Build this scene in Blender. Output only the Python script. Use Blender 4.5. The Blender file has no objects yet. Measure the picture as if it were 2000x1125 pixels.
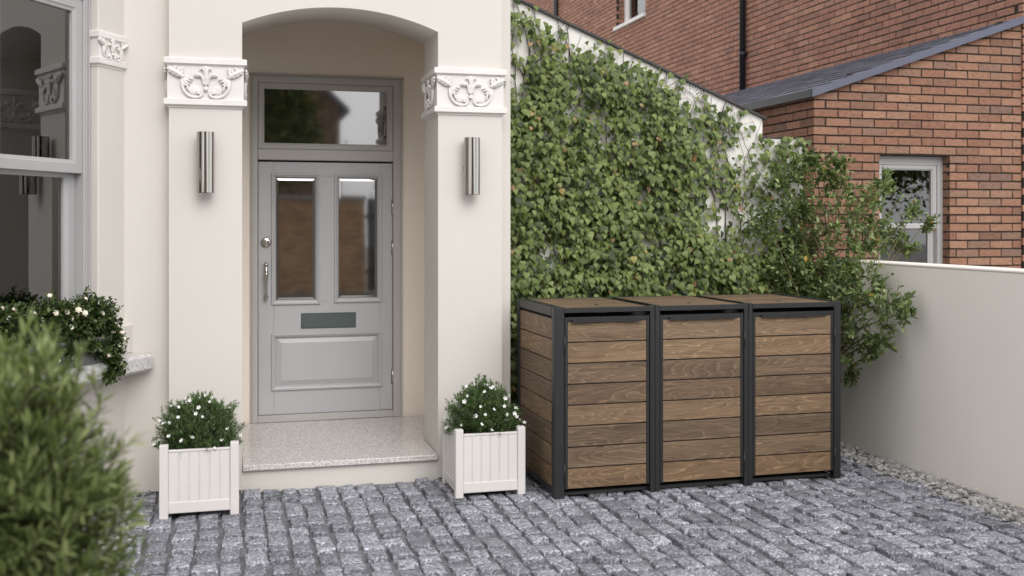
import bpy, bmesh, math, random
import numpy as np
from mathutils import Vector, Matrix, noise

SC = bpy.context.scene
COL = SC.collection
R = math.radians
rnd = random.Random(7)
nrng = np.random.default_rng(11)

# ------------------------------------------------------------------ camera constants (level camera, shifted lens)
F = 2054.0; HC = 1.7; YH = 436.0
A = math.atan((1000 - 452) / F)
FW = Vector((math.sin(A), math.cos(A), 0)); RT = Vector((math.cos(A), -math.sin(A), 0)); CAM = Vector((0, 0, HC))
def ray(x, y): return FW + RT * ((x - 1000) / F) + Vector((0, 0, (YH - y) / F))
def on_y(x, y, Y):            # where a sight line meets the wall plane Y = const
    d = ray(x, y); return CAM + d * (Y / d.y)
def on_x(x, y, X):
    d = ray(x, y); return CAM + d * (X / d.x)
def on_z(x, y, z=0.0):
    d = ray(x, y); return CAM + d * ((z - HC) / d.z)
def px(p):
    p = Vector(p) - CAM; d = p.dot(FW); return 1000 + F * p.dot(RT) / d, YH - F * p.z / d
def S(r, g, b):
    def f(c):
        c /= 255.0
        return c / 12.92 if c <= 0.04045 else ((c + 0.055) / 1.055) ** 2.4
    return (f(r), f(g), f(b), 1.0)

# ------------------------------------------------------------------ mesh builder
class MB:
    def __init__(s):
        s.v = []; s.f = []; s.sm = []; s.mi = []; s.g = None
    def face(s, idx, smooth=False, mi=0):
        s.f.append(idx); s.sm.append(smooth); s.mi.append(mi)
    def box(s, x0, x1, y0, y1, z0, z1, b=0.0, mi=0, M=None, grain=None):
        if x1 < x0: x0, x1 = x1, x0
        if y1 < y0: y0, y1 = y1, y0
        if z1 < z0: z0, z1 = z1, z0
        n = len(s.v)
        X = (x0, x1); Y = (y0, y1); Z = (z0, z1)
        vs = []
        if b <= 0:
            for i in (0, 1):
                for j in (0, 1):
                    for k in (0, 1): vs.append(Vector((X[i], Y[j], Z[k])))
            fs = [(0, 1, 3, 2), (4, 6, 7, 5), (0, 4, 5, 1), (2, 3, 7, 6), (0, 2, 6, 4), (1, 5, 7, 3)]
        else:
            b = min(b, (x1 - x0) * .45, (y1 - y0) * .45, (z1 - z0) * .45)
            sg = (1, -1)
            for i in (0, 1):
                for j in (0, 1):
                    for k in (0, 1):
                        c = Vector((X[i], Y[j], Z[k])); o = Vector((sg[i] * b, sg[j] * b, sg[k] * b))
                        vs.append(c + Vector((0, o.y, o.z)))      # on the x face
                        vs.append(c + Vector((o.x, 0, o.z)))      # on the y face
                        vs.append(c + Vector((o.x, o.y, 0)))      # on the z face
            def I(i, j, k, a): return (i * 4 + j * 2 + k) * 3 + a
            fs = []
            for i in (0, 1):
                q = [I(i, 0, 0, 0), I(i, 0, 1, 0), I(i, 1, 1, 0), I(i, 1, 0, 0)]; fs.append(tuple(q if i == 0 else q[::-1]))
            for j in (0, 1):
                q = [I(0, j, 0, 1), I(1, j, 0, 1), I(1, j, 1, 1), I(0, j, 1, 1)]; fs.append(tuple(q if j == 0 else q[::-1]))
            for k in (0, 1):
                q = [I(0, 0, k, 2), I(0, 1, k, 2), I(1, 1, k, 2), I(1, 0, k, 2)]; fs.append(tuple(q if k == 0 else q[::-1]))
            for i in (0, 1):
                for j in (0, 1): fs.append((I(i, j, 0, 0), I(i, j, 1, 0), I(i, j, 1, 1), I(i, j, 0, 1)))
            for i in (0, 1):
                for k in (0, 1): fs.append((I(i, 0, k, 0), I(i, 1, k, 0), I(i, 1, k, 2), I(i, 0, k, 2)))
            for j in (0, 1):
                for k in (0, 1): fs.append((I(0, j, k, 1), I(1, j, k, 1), I(1, j, k, 2), I(0, j, k, 2)))
            for i in (0, 1):
                for j in (0, 1):
                    for k in (0, 1): fs.append((I(i, j, k, 0), I(i, j, k, 1), I(i, j, k, 2)))
        if grain is not None:
            if s.g is None: s.g = [(0, 0, 0)] * n
            ax, off = grain                               # ax: order of axes (along, across, through)
            for v in vs: s.g.append((v[ax[0]] + off[0], v[ax[1]] + off[1], v[ax[2]] + off[2]))
        if M is not None: vs = [M @ v for v in vs]
        s.v += vs
        for f in fs: s.face(tuple(n + i for i in f), False, mi)
    def hexa(s, pts, mi=0):                                # 8 points: bottom 4 ccw then top 4 ccw
        n = len(s.v); s.v += [Vector(p) for p in pts]
        for f in ((3, 2, 1, 0), (4, 5, 6, 7), (0, 1, 5, 4), (1, 2, 6, 5), (2, 3, 7, 6), (3, 0, 4, 7)):
            s.face(tuple(n + i for i in f), False, mi)
    def prism(s, poly, y0, y1, mi=0, M=None):              # polygon in x,z extruded along y
        n = len(s.v); k = len(poly)
        vs = [Vector((p[0], y0, p[1])) for p in poly] + [Vector((p[0], y1, p[1])) for p in poly]
        if M is not None: vs = [M @ v for v in vs]
        s.v += vs
        s.face(tuple(range(n, n + k)), False, mi); s.face(tuple(range(n + 2 * k - 1, n + k - 1, -1)), False, mi)
        for i in range(k):
            j = (i + 1) % k; s.face((n + i, n + k + i, n + k + j, n + j), False, mi)
    def tube(s, pts, rad, seg=8, caps=True, mi=0, flat=None):
        pts = [Vector(p) for p in pts]; m = len(pts)
        if not hasattr(rad, '__len__'): rad = [rad] * m
        n = len(s.v); up = None
        for i, p in enumerate(pts):
            t = (pts[min(i + 1, m - 1)] - pts[max(i - 1, 0)])
            if t.length < 1e-9: t = Vector((0, 0, 1))
            t.normalize()
            if up is None:
                up = Vector((0, 0, 1)) if abs(t.z) < .9 else Vector((1, 0, 0))
            a = t.cross(up)
            if a.length < 1e-6: a = t.orthogonal()
            a.normalize(); b = a.cross(t).normalized(); up = b
            for k in range(seg):
                th = 2 * math.pi * k / seg
                s.v.append(p + (a * math.cos(th) + b * math.sin(th)) * rad[i])
        for i in range(m - 1):
            for k in range(seg):
                k2 = (k + 1) % seg
                s.face((n + i * seg + k, n + i * seg + k2, n + (i + 1) * seg + k2, n + (i + 1) * seg + k), True, mi)
        if caps:
            s.face(tuple(n + k for k in range(seg))[::-1], False, mi); s.face(tuple(n + (m - 1) * seg + k for k in range(seg)), False, mi)
    def lathe(s, prof, base, axis=(0, 0, 1), seg=24, mi=0, smooth=True, sharp=False):   # prof: (radius, height along axis)
        ax = Vector(axis).normalized(); a = ax.orthogonal().normalized(); b = ax.cross(a); base = Vector(base)
        if sharp:                                          # every ring twice: crisp edges between the bands
            for q in range(len(prof) - 1): s._band(prof[q], prof[q + 1], base, ax, a, b, seg, mi)
            return
        n = len(s.v); m = len(prof)
        for r, h in prof:
            for k in range(seg):
                th = 2 * math.pi * k / seg
                s.v.append(base + ax * h + (a * math.cos(th) + b * math.sin(th)) * max(r, 1e-5))
        for i in range(m - 1):
            for k in range(seg):
                k2 = (k + 1) % seg
                s.face((n + i * seg + k, n + i * seg + k2, n + (i + 1) * seg + k2, n + (i + 1) * seg + k), smooth, mi)
        s.face(tuple(n + k for k in range(seg))[::-1], False, mi); s.face(tuple(n + (m - 1) * seg + k for k in range(seg)), False, mi)
    def _band(s, p0, p1, base, ax, a, b, seg, mi):
        n = len(s.v)
        for r, h in (p0, p1):
            for k in range(seg):
                th = 2 * math.pi * k / seg
                s.v.append(base + ax * h + (a * math.cos(th) + b * math.sin(th)) * max(r, 1e-5))
        for k in range(seg):
            k2 = (k + 1) % seg; s.face((n + k, n + k2, n + seg + k2, n + seg + k), True, mi)
    def ball(s, c, r, M=None, seg=10, rings=7, mi=0):
        c = Vector(c); n = len(s.v)
        if not hasattr(r, '__len__'): r = (r, r, r)
        for i in range(rings + 1):
            ph = math.pi * i / rings
            for k in range(seg):
                th = 2 * math.pi * k / seg
                v = Vector((r[0] * math.sin(ph) * math.cos(th), r[1] * math.sin(ph) * math.sin(th), r[2] * math.cos(ph)))
                s.v.append(c + (M @ v if M is not None else v))
        for i in range(rings):
            for k in range(seg):
                k2 = (k + 1) % seg
                s.face((n + i * seg + k, n + (i + 1) * seg + k, n + (i + 1) * seg + k2, n + i * seg + k2), True, mi)
    def rect_sweep(s, x0, x1, z0, z1, prof, mi=0, closed=False):
        """a mitred frame: prof = (inset from the outer rectangle, y) points swept round the rectangle"""
        n = len(s.v); m = len(prof)
        for d, y in prof:
            for (x, z) in ((x0 + d, z0 + d), (x1 - d, z0 + d), (x1 - d, z1 - d), (x0 + d, z1 - d)): s.v.append(Vector((x, y, z)))
        for i in range(m - 1 + (1 if closed else 0)):
            i2 = (i + 1) % m
            for k in range(4):
                k2 = (k + 1) % 4
                s.face((n + i * 4 + k, n + i * 4 + k2, n + i2 * 4 + k2, n + i2 * 4 + k), False, mi)
    def xform(s, M):
        s.v = [M @ Vector(v) for v in s.v]; return s

WM = {}                                                     # world matrix of every thing's origin
def link(o): COL.objects.link(o); return o
def thing(name, label, cat, loc=(0, 0, 0), rz=0.0, group=None):
    o = link(bpy.data.objects.new(name, None)); o.location = loc; o.rotation_euler = (0, 0, rz); o.empty_display_size = .1
    WM[o.name] = Matrix.Translation(Vector(loc)) @ Matrix.Rotation(rz, 4, 'Z')
    o['label'] = label; o['category'] = cat
    if group: o['group'] = group
    return o
def tag(o, label=None, cat=None, group=None, kind=None):
    if label: o['label'] = label
    if cat: o['category'] = cat
    if group: o['group'] = group
    if kind: o['kind'] = kind
    return o
def place(name, me, parent):
    o = link(bpy.data.objects.new(name, me))
    if parent is not None:
        o.parent = parent; WM[o.name] = WM[parent.name]
        me.transform(WM[parent.name].inverted())
    else: WM[o.name] = Matrix.Identity(4)
    return o
def obj(name, mb, mats, parent=None, recalc=True):
    me = bpy.data.meshes.new(name)
    me.from_pydata([tuple(v) for v in mb.v], [], mb.f); me.update()
    me.polygons.foreach_set('use_smooth', mb.sm); me.polygons.foreach_set('material_index', mb.mi)
    if mb.g is not None:
        at = me.attributes.new('grain', 'FLOAT_VECTOR', 'POINT'); g = list(mb.g)
        while len(g) < len(mb.v): g.append((0, 0, 0))
        at.data.foreach_set('vector', np.array(g, dtype=np.float32).ravel())
    for m in (mats if isinstance(mats, (list, tuple)) else [mats]): me.materials.append(m)
    if recalc:
        bm = bmesh.new(); bm.from_mesh(me); bmesh.ops.recalc_face_normals(bm, faces=bm.faces); bm.to_mesh(me); bm.free()
    return place(name, me, parent)

def leaf_mesh(name, tv, tf, pos, rot, scl, mats, mi=None, extra=None, smooth=True):
    """many copies of one small template (leaf, petal) merged into one mesh; rot: N x 3 x 3"""
    tv = np.asarray(tv, float); N = len(pos); k = len(tv)
    scl = np.asarray(scl, float); scl = scl[:, None] if scl.ndim == 1 else scl
    v = np.einsum('nij,nkj->nki', rot, tv[None] * scl[:, None, :]) + np.asarray(pos)[:, None, :]
    v = v.reshape(-1, 3)
    lens = [len(f) for f in tf]; tot = sum(lens); flat = np.concatenate([np.array(f) for f in tf])
    loops = (flat[None] + (np.arange(N) * k)[:, None]).ravel(); nf = len(tf) * N
    ls = (np.concatenate([[0], np.cumsum(lens)[:-1]])[None] + (np.arange(N) * tot)[:, None]).ravel()
    if extra is not None:                                   # an MB appended with material index 1
        ev = np.array([tuple(q) for q in extra.v], float); off = len(v)
        el = [len(f) for f in extra.f]; ef = np.concatenate([np.array(f) for f in extra.f]) + off
        ls = np.concatenate([ls, np.concatenate([[0], np.cumsum(el)[:-1]]) + len(loops)]); loops = np.concatenate([loops, ef]); v = np.concatenate([v, ev])
    me = bpy.data.meshes.new(name)
    me.vertices.add(len(v)); me.vertices.foreach_set('co', v.ravel().astype(np.float32))
    me.loops.add(len(loops)); me.loops.foreach_set('vertex_index', loops.astype(np.int32))
    me.polygons.add(len(ls)); me.polygons.foreach_set('loop_start', ls.astype(np.int32))
    m = np.zeros(len(ls), np.int32)
    if mi is not None: m[:nf] = np.repeat(np.asarray(mi), len(tf))
    if extra is not None: m[nf:] = len(mats) - 1
    me.polygons.foreach_set('material_index', m)
    me.polygons.foreach_set('use_smooth', np.full(len(ls), smooth))
    for q in mats: me.materials.append(q)
    me.update(calc_edges=True); me.validate()
    return me
def frames(d, up=None, roll=None):
    """rotation matrices whose local y axis points along d; N x 3"""
    d = np.asarray(d, float); d = d / np.linalg.norm(d, axis=1, keepdims=True)
    if up is None: up = np.tile([0, 0, 1.0], (len(d), 1))
    x = np.cross(d, up); l = np.linalg.norm(x, axis=1, keepdims=True)
    x = np.where(l < 1e-4, np.array([[1.0, 0, 0]]), x / np.maximum(l, 1e-6)); z = np.cross(x, d)
    if roll is not None:
        c = np.cos(roll)[:, None]; s_ = np.sin(roll)[:, None]; x, z = x * c + z * s_, z * c - x * s_
    return np.stack([x, d, z], axis=2)

# ------------------------------------------------------------------ materials
def newmat(name):
    m = bpy.data.materials.new(name); m.use_nodes = True; nt = m.node_tree; nt.nodes.clear()
    out = nt.nodes.new('ShaderNodeOutputMaterial'); p = nt.nodes.new('ShaderNodeBsdfPrincipled'); nt.links.new(p.outputs[0], out.inputs[0])
    return m, nt, p, out
def N(nt, t, **kw):
    n = nt.nodes.new(t)
    for k, v in kw.items():
        if k in n.inputs.keys(): n.inputs[k].default_value = v
        else: setattr(n, k, v)
    return n
def ramp(nt, fac, stops, interp='LINEAR'):
    n = nt.nodes.new('ShaderNodeValToRGB'); n.color_ramp.interpolation = interp
    e = n.color_ramp.elements
    while len(e) < len(stops): e.new(.5)
    for q, (p, c) in zip(e, stops): q.position = p; q.color = c if len(c) == 4 else (*c, 1)
    nt.links.new(fac, n.inputs[0]); return n.outputs[0]
def mixc(nt, fac, a, b, mode='MIX'):
    n = nt.nodes.new('ShaderNodeMix'); n.data_type = 'RGBA'; n.blend_type = mode
    for sock, val in ((n.inputs[0], fac), (n.inputs[6], a), (n.inputs[7], b)):
        if isinstance(val, (int, float, tuple)): sock.default_value = val
        else: nt.links.new(val, sock)
    return n.outputs[2]
def math_(nt, op, a, b=None):
    n = nt.nodes.new('ShaderNodeMath'); n.operation = op
    for i, v in enumerate((a, b)):
        if v is None: continue
        if isinstance(v, (int, float)): n.inputs[i].default_value = v
        else: nt.links.new(v, n.inputs[i])
    return n.outputs[0]
def coords(nt, which='Object', scale=None):
    t = nt.nodes.new('ShaderNodeTexCoord').outputs[which]
    if scale is not None:
        mp = nt.nodes.new('ShaderNodeMapping'); mp.inputs['Scale'].default_value = scale; nt.links.new(t, mp.inputs[0]); t = mp.outputs[0]
    return t
def noise_(nt, vec, scale, detail=4, rough=.55, dist=0):
    n = N(nt, 'ShaderNodeTexNoise', Scale=scale, Detail=detail, Roughness=rough, Distortion=dist)
    nt.links.new(vec, n.inputs['Vector']); return n.outputs[0]
def bump(nt, p, h, strength=.3, dist=.01, prev=None):
    b = N(nt, 'ShaderNodeBump', Strength=strength, Distance=dist); nt.links.new(h, b.inputs['Height'])
    if prev is not None: nt.links.new(prev, b.inputs['Normal'])
    nt.links.new(b.outputs[0], p.inputs['Normal']); return b.outputs[0]
def island(nt): return nt.nodes.new('ShaderNodeNewGeometry').outputs['Random Per Island']

def plain(name, c, rough=.5, metal=0., var=.06, vscale=3., bs=0., bscale=120., bd=.002, spec=.5):
    m, nt, p, out = newmat(name); co = coords(nt)
    n = noise_(nt, co, vscale, 5)
    dk = tuple(x * (1 - var) for x in c[:3]) + (1,); lt = tuple(min(1, x * (1 + var)) for x in c[:3]) + (1,)
    nt.links.new(ramp(nt, n, [(.3, dk), (.7, lt)]), p.inputs['Base Color'])
    p.inputs['Roughness'].default_value = rough; p.inputs['Metallic'].default_value = metal; p.inputs['Specular IOR Level'].default_value = spec
    if bs: bump(nt, p, noise_(nt, co, bscale, 3), bs, bd)
    return m

def render_mat(name, c):
    m, nt, p, out = newmat(name); co = coords(nt)
    n = noise_(nt, co, 1.3, 6, .6); n2 = noise_(nt, coords(nt, 'Object', (1.5, 1.5, .35)), 2.2, 4)
    a = ramp(nt, n, [(.3, tuple(x * .965 for x in c[:3])), (.7, c[:3])])
    a = mixc(nt, math_(nt, 'MULTIPLY', n2, .12), a, tuple(x * .88 for x in c[:3]) + (1,))
    nt.links.new(a, p.inputs['Base Color']); p.inputs['Roughness'].default_value = .62; p.inputs['Specular IOR Level'].default_value = .3
    b1 = bump(nt, p, noise_(nt, co, 5, 3), .10, .01)
    bump(nt, p, noise_(nt, co, 140, 4), .10, .002, b1)
    return m
M_render = render_mat('cream_render', (.632, .600, .556, 1))
M_porch = render_mat('porch_bounce_render', (.80, .73, .65, 1))  # cream render brightened and warmed in colour, standing in for bounced light
M_gwall = render_mat('garden_wall_render', (.84, .79, .73, 1))
M_ivywall = render_mat('white_wall_render', (.74, .725, .68, 1))
M_moulding = plain('white_stucco', (.70, .675, .645, 1), .5, bs=.08, bscale=90)
M_white = plain('white_painted_wood', (.645, .615, .59, 1), .42, var=.03)
M_grey = plain('grey_door_paint', S(174, 175, 177), .38, var=.035, vscale=2, bs=.05, bscale=60)
M_greyframe = plain('grey_frame_paint', S(172, 170, 168), .42, var=.03, bs=.04, bscale=60)
M_winpaint = plain('pale_grey_window_paint', S(168, 167, 167), .4, var=.03, bs=.04, bscale=60)
M_plate = plain('slate_blue_letter_plate', S(88, 99, 99), .32, .35, .05)
M_black = plain('anthracite_powder_coat', S(31, 31, 33), .42, 0, .05, 8, .06, 500, .0006)
M_dark = plain('dark_interior', (.012, .011, .010, 1), .9)  # near-black colour stands in for the unlit rooms
M_gap = plain('black_shadow_board', (.02, .02, .02, 1), .8)  # near-black colour stands in for the shade behind the board gaps
M_soil = plain('potting_soil', (.03, .022, .016, 1), .95, var=.4, vscale=40, bs=.6, bscale=60, bd=.01)
M_pipe = plain('black_drainpipe', S(28, 30, 32), .4, var=.05)
M_lead = plain('dark_coping_tile', S(60, 58, 58), .7, var=.2, vscale=8)
M_fascia = plain('blue_grey_lead_flashing', S(86, 88, 104), .5, .1, .1, 3, .15, 25, .006)
M_curtain = plain('grey_curtain', S(184, 179, 172), .85, var=.08)
M_red = plain('red_cloth', S(190, 30, 45), .7)
M_sill = plain('white_window_sill', S(215, 212, 208), .5)
M_stem = plain('brown_stem', S(62, 48, 38), .8, var=.25, vscale=20)
M_bark = plain('green_grey_bark', S(98, 92, 62), .85, var=.3, vscale=18, bs=.4, bscale=40, bd=.006)
M_berry = plain('dark_berry', S(28, 26, 34), .35)
M_trough = plain('grey_window_trough', S(110, 110, 112), .6, var=.06)
M_petal = plain('white_petal', S(236, 236, 232), .55, var=.04)
M_cream_petal = plain('cream_petal', S(244, 238, 222), .55, var=.04)
M_yellow = plain('yellow_stamen', S(200, 170, 60), .6)

def chrome():
    m, nt, p, out = newmat('polished_steel')
    p.inputs['Base Color'].default_value = (.40, .39, .36, 1); p.inputs['Metallic'].default_value = 1; p.inputs['Roughness'].default_value = .09
    return m
M_chrome = chrome()
def brushed():
    m, nt, p, out = newmat('brushed_nickel')
    p.inputs['Base Color'].default_value = (.50, .49, .47, 1); p.inputs['Metallic'].default_value = 1; p.inputs['Roughness'].default_value = .2
    return m
M_nickel = brushed()

def glass(name, see, refl=1.0, ior=1.75, tint=(.55, .56, .55, 1), rough=.004):
    """window glass: mirror-like reflection by Fresnel over a see-through (or dark) pane"""
    m = bpy.data.materials.new(name); m.use_nodes = True; nt = m.node_tree; nt.nodes.clear()
    out = nt.nodes.new('ShaderNodeOutputMaterial'); g = N(nt, 'ShaderNodeBsdfGlossy', Roughness=rough); g.inputs['Color'].default_value = (refl, refl, refl, 1)
    fr = N(nt, 'ShaderNodeFresnel', IOR=ior); mx = nt.nodes.new('ShaderNodeMixShader')
    if see:
        t = nt.nodes.new('ShaderNodeBsdfTransparent'); t.inputs[0].default_value = tint
    else:
        t = nt.nodes.new('ShaderNodeBsdfDiffuse'); t.inputs[0].default_value = (.012, .012, .011, 1)
    nt.links.new(fr.outputs[0], mx.inputs[0]); nt.links.new(t.outputs[0], mx.inputs[1]); nt.links.new(g.outputs[0], mx.inputs[2])
    co = coords(nt); b = N(nt, 'ShaderNodeBump', Strength=.02, Distance=.01); nt.links.new(noise_(nt, co, 2.5, 1), b.inputs['Height']); nt.links.new(b.outputs[0], g.inputs['Normal'])
    nt.links.new(mx.outputs[0], out.inputs[0]); return m
M_glass = glass('window_glass', True, 1.0, 2.2, (.9, .9, .89, 1))
M_doorglass = glass('unlit_room_glass', False, 1.0, 3.0, rough=.035)  # opaque near-black pane stands in for the unlit room behind it

def brick(name, stops, sc=1.0):
    m, nt, p, out = newmat(name); co = coords(nt, 'Object')
    r = island(nt)
    base = ramp(nt, r, stops)
    n = noise_(nt, coords(nt, 'Object', (6, 6, 22)), 3.2, 6, .65)
    c = mixc(nt, .75, base, ramp(nt, n, [(.25, (.42, .36, .34)), (.5, (1, 1, 1)), (.8, (1.35, 1.25, 1.15))]), 'MULTIPLY')
    n2 = noise_(nt, co, 38, 5, .7)
    c = mixc(nt, .6, c, ramp(nt, n2, [(.30, (.5, .45, .42)), (.45, (1, 1, 1)), (.62, (1.1, 1.08, 1.05))]), 'MULTIPLY')
    nt.links.new(c, p.inputs['Base Color']); p.inputs['Roughness'].default_value = .88; p.inputs['Specular IOR Level'].default_value = .25
    b1 = bump(nt, p, n, .35, .012); bump(nt, p, n2, .5, .006, b1)
    return m
BR = [(0, S(116, 88, 75)), (.25, S(144, 109, 90)), (.5, S(132, 97, 81)), (.75, S(152, 118, 98)), (1, S(120, 97, 86))]
M_brick = brick('red_brown_brick', BR)
BR2 = [(0, S(138, 103, 90)), (.3, S(160, 119, 101)), (.6, S(150, 111, 95)), (.85, S(168, 129, 109)), (1, S(134, 103, 92))]
M_brick2 = brick('dull_red_brick', BR2)
M_mortar = plain('dark_mortar', S(50, 42, 34), .95, var=.25, vscale=15, bs=.4, bscale=60, bd=.004)

def granite(name, base, dark, lite, scale=260, rough=.18):
    m, nt, p, out = newmat(name); co = coords(nt)
    v = N(nt, 'ShaderNodeTexVoronoi', Scale=scale); nt.links.new(co, v.inputs['Vector'])
    sep = nt.nodes.new('ShaderNodeSeparateColor'); nt.links.new(v.outputs['Color'], sep.inputs[0])
    c = ramp(nt, sep.outputs[0], [(0, dark), (.10, dark), (.13, base), (.62, base), (.66, lite), (1, lite)], 'LINEAR')
    v2 = N(nt, 'ShaderNodeTexVoronoi', Scale=scale * .55); nt.links.new(co, v2.inputs['Vector'])
    s2 = nt.nodes.new('ShaderNodeSeparateColor'); nt.links.new(v2.outputs['Color'], s2.inputs[0])
    c = mixc(nt, .55, c, ramp(nt, s2.outputs[1], [(0, (.45, .45, .46)), (.12, (.55, .55, .55)), (.2, (.95, .95, .95)), (1, (1.08, 1.07, 1.06))]), 'MULTIPLY')
    nt.links.new(c, p.inputs['Base Color']); p.inputs['Roughness'].default_value = rough
    bump(nt, p, noise_(nt, co, 30, 3), .02, .004)
    return m
M_granite = granite('polished_granite', S(196, 192, 189), S(112, 108, 106), S(222, 219, 216))
M_granite_sill = granite('speckled_granite', S(196, 193, 192), S(52, 52, 56), S(224, 222, 220), 300, .45)

def sett_mat():
    m, nt, p, out = newmat('grey_granite_sett'); co = coords(nt)
    r = island(nt)
    base = ramp(nt, r, [(0, S(110, 111, 117)), (.35, S(132, 133, 140)), (.7, S(148, 149, 156)), (1, S(122, 122, 128))])
    v = N(nt, 'ShaderNodeTexVoronoi', Scale=105.0); nt.links.new(co, v.inputs['Vector'])
    sep = nt.nodes.new('ShaderNodeSeparateColor'); nt.links.new(v.outputs['Color'], sep.inputs[0])
    sp = ramp(nt, sep.outputs[0], [(0, (.40, .40, .42)), (.28, (.70, .70, .72)), (.58, (1.0, 1.0, 1.0)), (.78, (1.4, 1.4, 1.4)), (1, (2.2, 2.2, 2.17))])
    n = noise_(nt, co, 26, 5, .7)
    c = mixc(nt, .9, base, sp, 'MULTIPLY')
    c = mixc(nt, .35, c, ramp(nt, n, [(.3, (.5, .5, .51)), (.55, (1, 1, 1)), (.75, (1.15, 1.15, 1.15))]), 'MULTIPLY')
    nt.links.new(c, p.inputs['Base Color']); p.inputs['Roughness'].default_value = .7; p.inputs['Specular IOR Level'].default_value = .4
    b1 = bump(nt, p, n, .25, .008); bump(nt, p, sep.outputs[1], .15, .0025, b1)
    return m
M_sett = sett_mat()
M_joint = plain('grey_joint_sand', S(108, 108, 111), .95, var=.3, vscale=25, bs=.8, bscale=220, bd=.004)
def gravel_mat():
    m, nt, p, out = newmat('grey_limestone_chips'); co = coords(nt); r = island(nt)
    base = ramp(nt, r, [(0, S(120, 118, 116)), (.4, S(150, 148, 146)), (.75, S(172, 170, 168)), (1, S(190, 187, 183))])
    n = noise_(nt, co, 60, 5, .7)
    nt.links.new(mixc(nt, .7, base, ramp(nt, n, [(.3, (.6, .6, .6)), (.6, (1.05, 1.05, 1.05))]), 'MULTIPLY'), p.inputs['Base Color'])
    p.inputs['Roughness'].default_value = .85; bump(nt, p, n, .5, .004); return m
M_gravel = gravel_mat()

def wood():
    m, nt, p, out = newmat('brown_oak_board')
    at = nt.nodes.new('ShaderNodeAttribute'); at.attribute_name = 'grain'; g = at.outputs['Vector']
    r = island(nt)
    def mp(scale, vec=g):
        q = nt.nodes.new('ShaderNodeMapping'); q.inputs['Scale'].default_value = scale; nt.links.new(vec, q.inputs[0]); return q.outputs[0]
    tone = ramp(nt, r, [(0, S(104, 87, 70)), (.25, S(127, 105, 81)), (.45, S(88, 76, 64)), (.6, S(118, 96, 73)), (.8, S(134, 113, 89)), (1, S(96, 81, 66))])
    fine = noise_(nt, mp((10, 300, 60)), 1.0, 6, .75)
    streak = noise_(nt, mp((1.6, 46, 20)), 1.0, 5, .65, .5)
    # growth rings: contour lines of a slowly changing field stretched along the grain
    hgt = noise_(nt, mp((1.35, 8.5, 2)), 1.0, 1.5, .45, .25)
    wob = noise_(nt, mp((26, 110, 20)), 1.0, 3, .6)
    ph = math_(nt, 'ADD', math_(nt, 'MULTIPLY', hgt, 17.0), math_(nt, 'MULTIPLY', wob, .55))
    fr_ = math_(nt, 'FRACT', ph)
    fig = ramp(nt, fr_, [(0, (.80, .78, .76)), (.10, (.88, .86, .85)), (.55, (1.0, 1.0, 1.0)), (.80, (1.06, 1.06, 1.05)), (.90, (1.62, 1.62, 1.60)), (.96, (1.35, 1.34, 1.32)), (1, (.72, .70, .68))])
    dark = noise_(nt, mp((1.1, 6.0, 2)), 1.0, 3, .5)
    c = mixc(nt, .95, tone, fig, 'MULTIPLY')
    c = mixc(nt, .7, c, ramp(nt, dark, [(.30, (.50, .46, .44)), (.48, (1, 1, 1)), (.7, (1.10, 1.08, 1.05))]), 'MULTIPLY')
    c = mixc(nt, .7, c, ramp(nt, streak, [(.28, (.60, .57, .55)), (.5, (1, 1, 1)), (.72, (1.18, 1.17, 1.14))]), 'MULTIPLY')
    c = mixc(nt, .9, c, ramp(nt, fine, [(.34, (.52, .50, .49)), (.5, (1, 1, 1)), (.66, (1.25, 1.24, 1.22))]), 'MULTIPLY')
    # knots
    k = N(nt, 'ShaderNodeTexVoronoi', Scale=1.0); nt.links.new(mp((2.0, 5.5, .01)), k.inputs['Vector'])
    kd = ramp(nt, k.outputs['Distance'], [(0, (.22, .18, .16)), (.05, (.45, .4, .37)), (.1, (1, 1, 1))])
    c = mixc(nt, .8, c, kd, 'MULTIPLY')
    nt.links.new(c, p.inputs['Base Color']); p.inputs['Roughness'].default_value = .55; p.inputs['Specular IOR Level'].default_value = .35
    b1 = bump(nt, p, fine, .25, .0015); bump(nt, p, streak, .15, .002, b1)
    return m
M_wood = wood()

def slate():
    m, nt, p, out = newmat('blue_grey_slate'); r = island(nt); co = coords(nt)
    base = ramp(nt, r, [(0, S(84, 86, 100)), (.5, S(100, 102, 116)), (1, S(114, 116, 128))])
    n = noise_(nt, co, 14, 5, .65)
    nt.links.new(mixc(nt, .6, base, ramp(nt, n, [(.3, (.65, .65, .66)), (.65, (1.1, 1.1, 1.1))]), 'MULTIPLY'), p.inputs['Base Color'])
    p.inputs['Roughness'].default_value = .55; bump(nt, p, n, .3, .006); return m
M_slate = slate()

def leaf(name, stops, rough=.42, trans=.25, vein=None):
    m, nt, p, out = newmat(name); r = island(nt); co = coords(nt)
    c = ramp(nt, r, stops)
    n = noise_(nt, co, 30, 3)
    c = mixc(nt, .5, c, ramp(nt, n, [(.3, (.75, .75, .75)), (.7, (1.15, 1.15, 1.12))]), 'MULTIPLY')
    nt.links.new(c, p.inputs['Base Color']); p.inputs['Roughness'].default_value = rough; p.inputs['Specular IOR Level'].default_value = .45
    t = nt.nodes.new('ShaderNodeBsdfTranslucent'); nt.links.new(mixc(nt, 1.0, c, (1.15, 1.3, .6, 1), 'MULTIPLY'), t.inputs[0])
    mx = nt.nodes.new('ShaderNodeMixShader'); mx.inputs[0].default_value = trans
    nt.links.new(p.outputs[0], mx.inputs[1]); nt.links.new(t.outputs[0], mx.inputs[2]); nt.links.new(mx.outputs[0], out.inputs[0])
    return m
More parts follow.
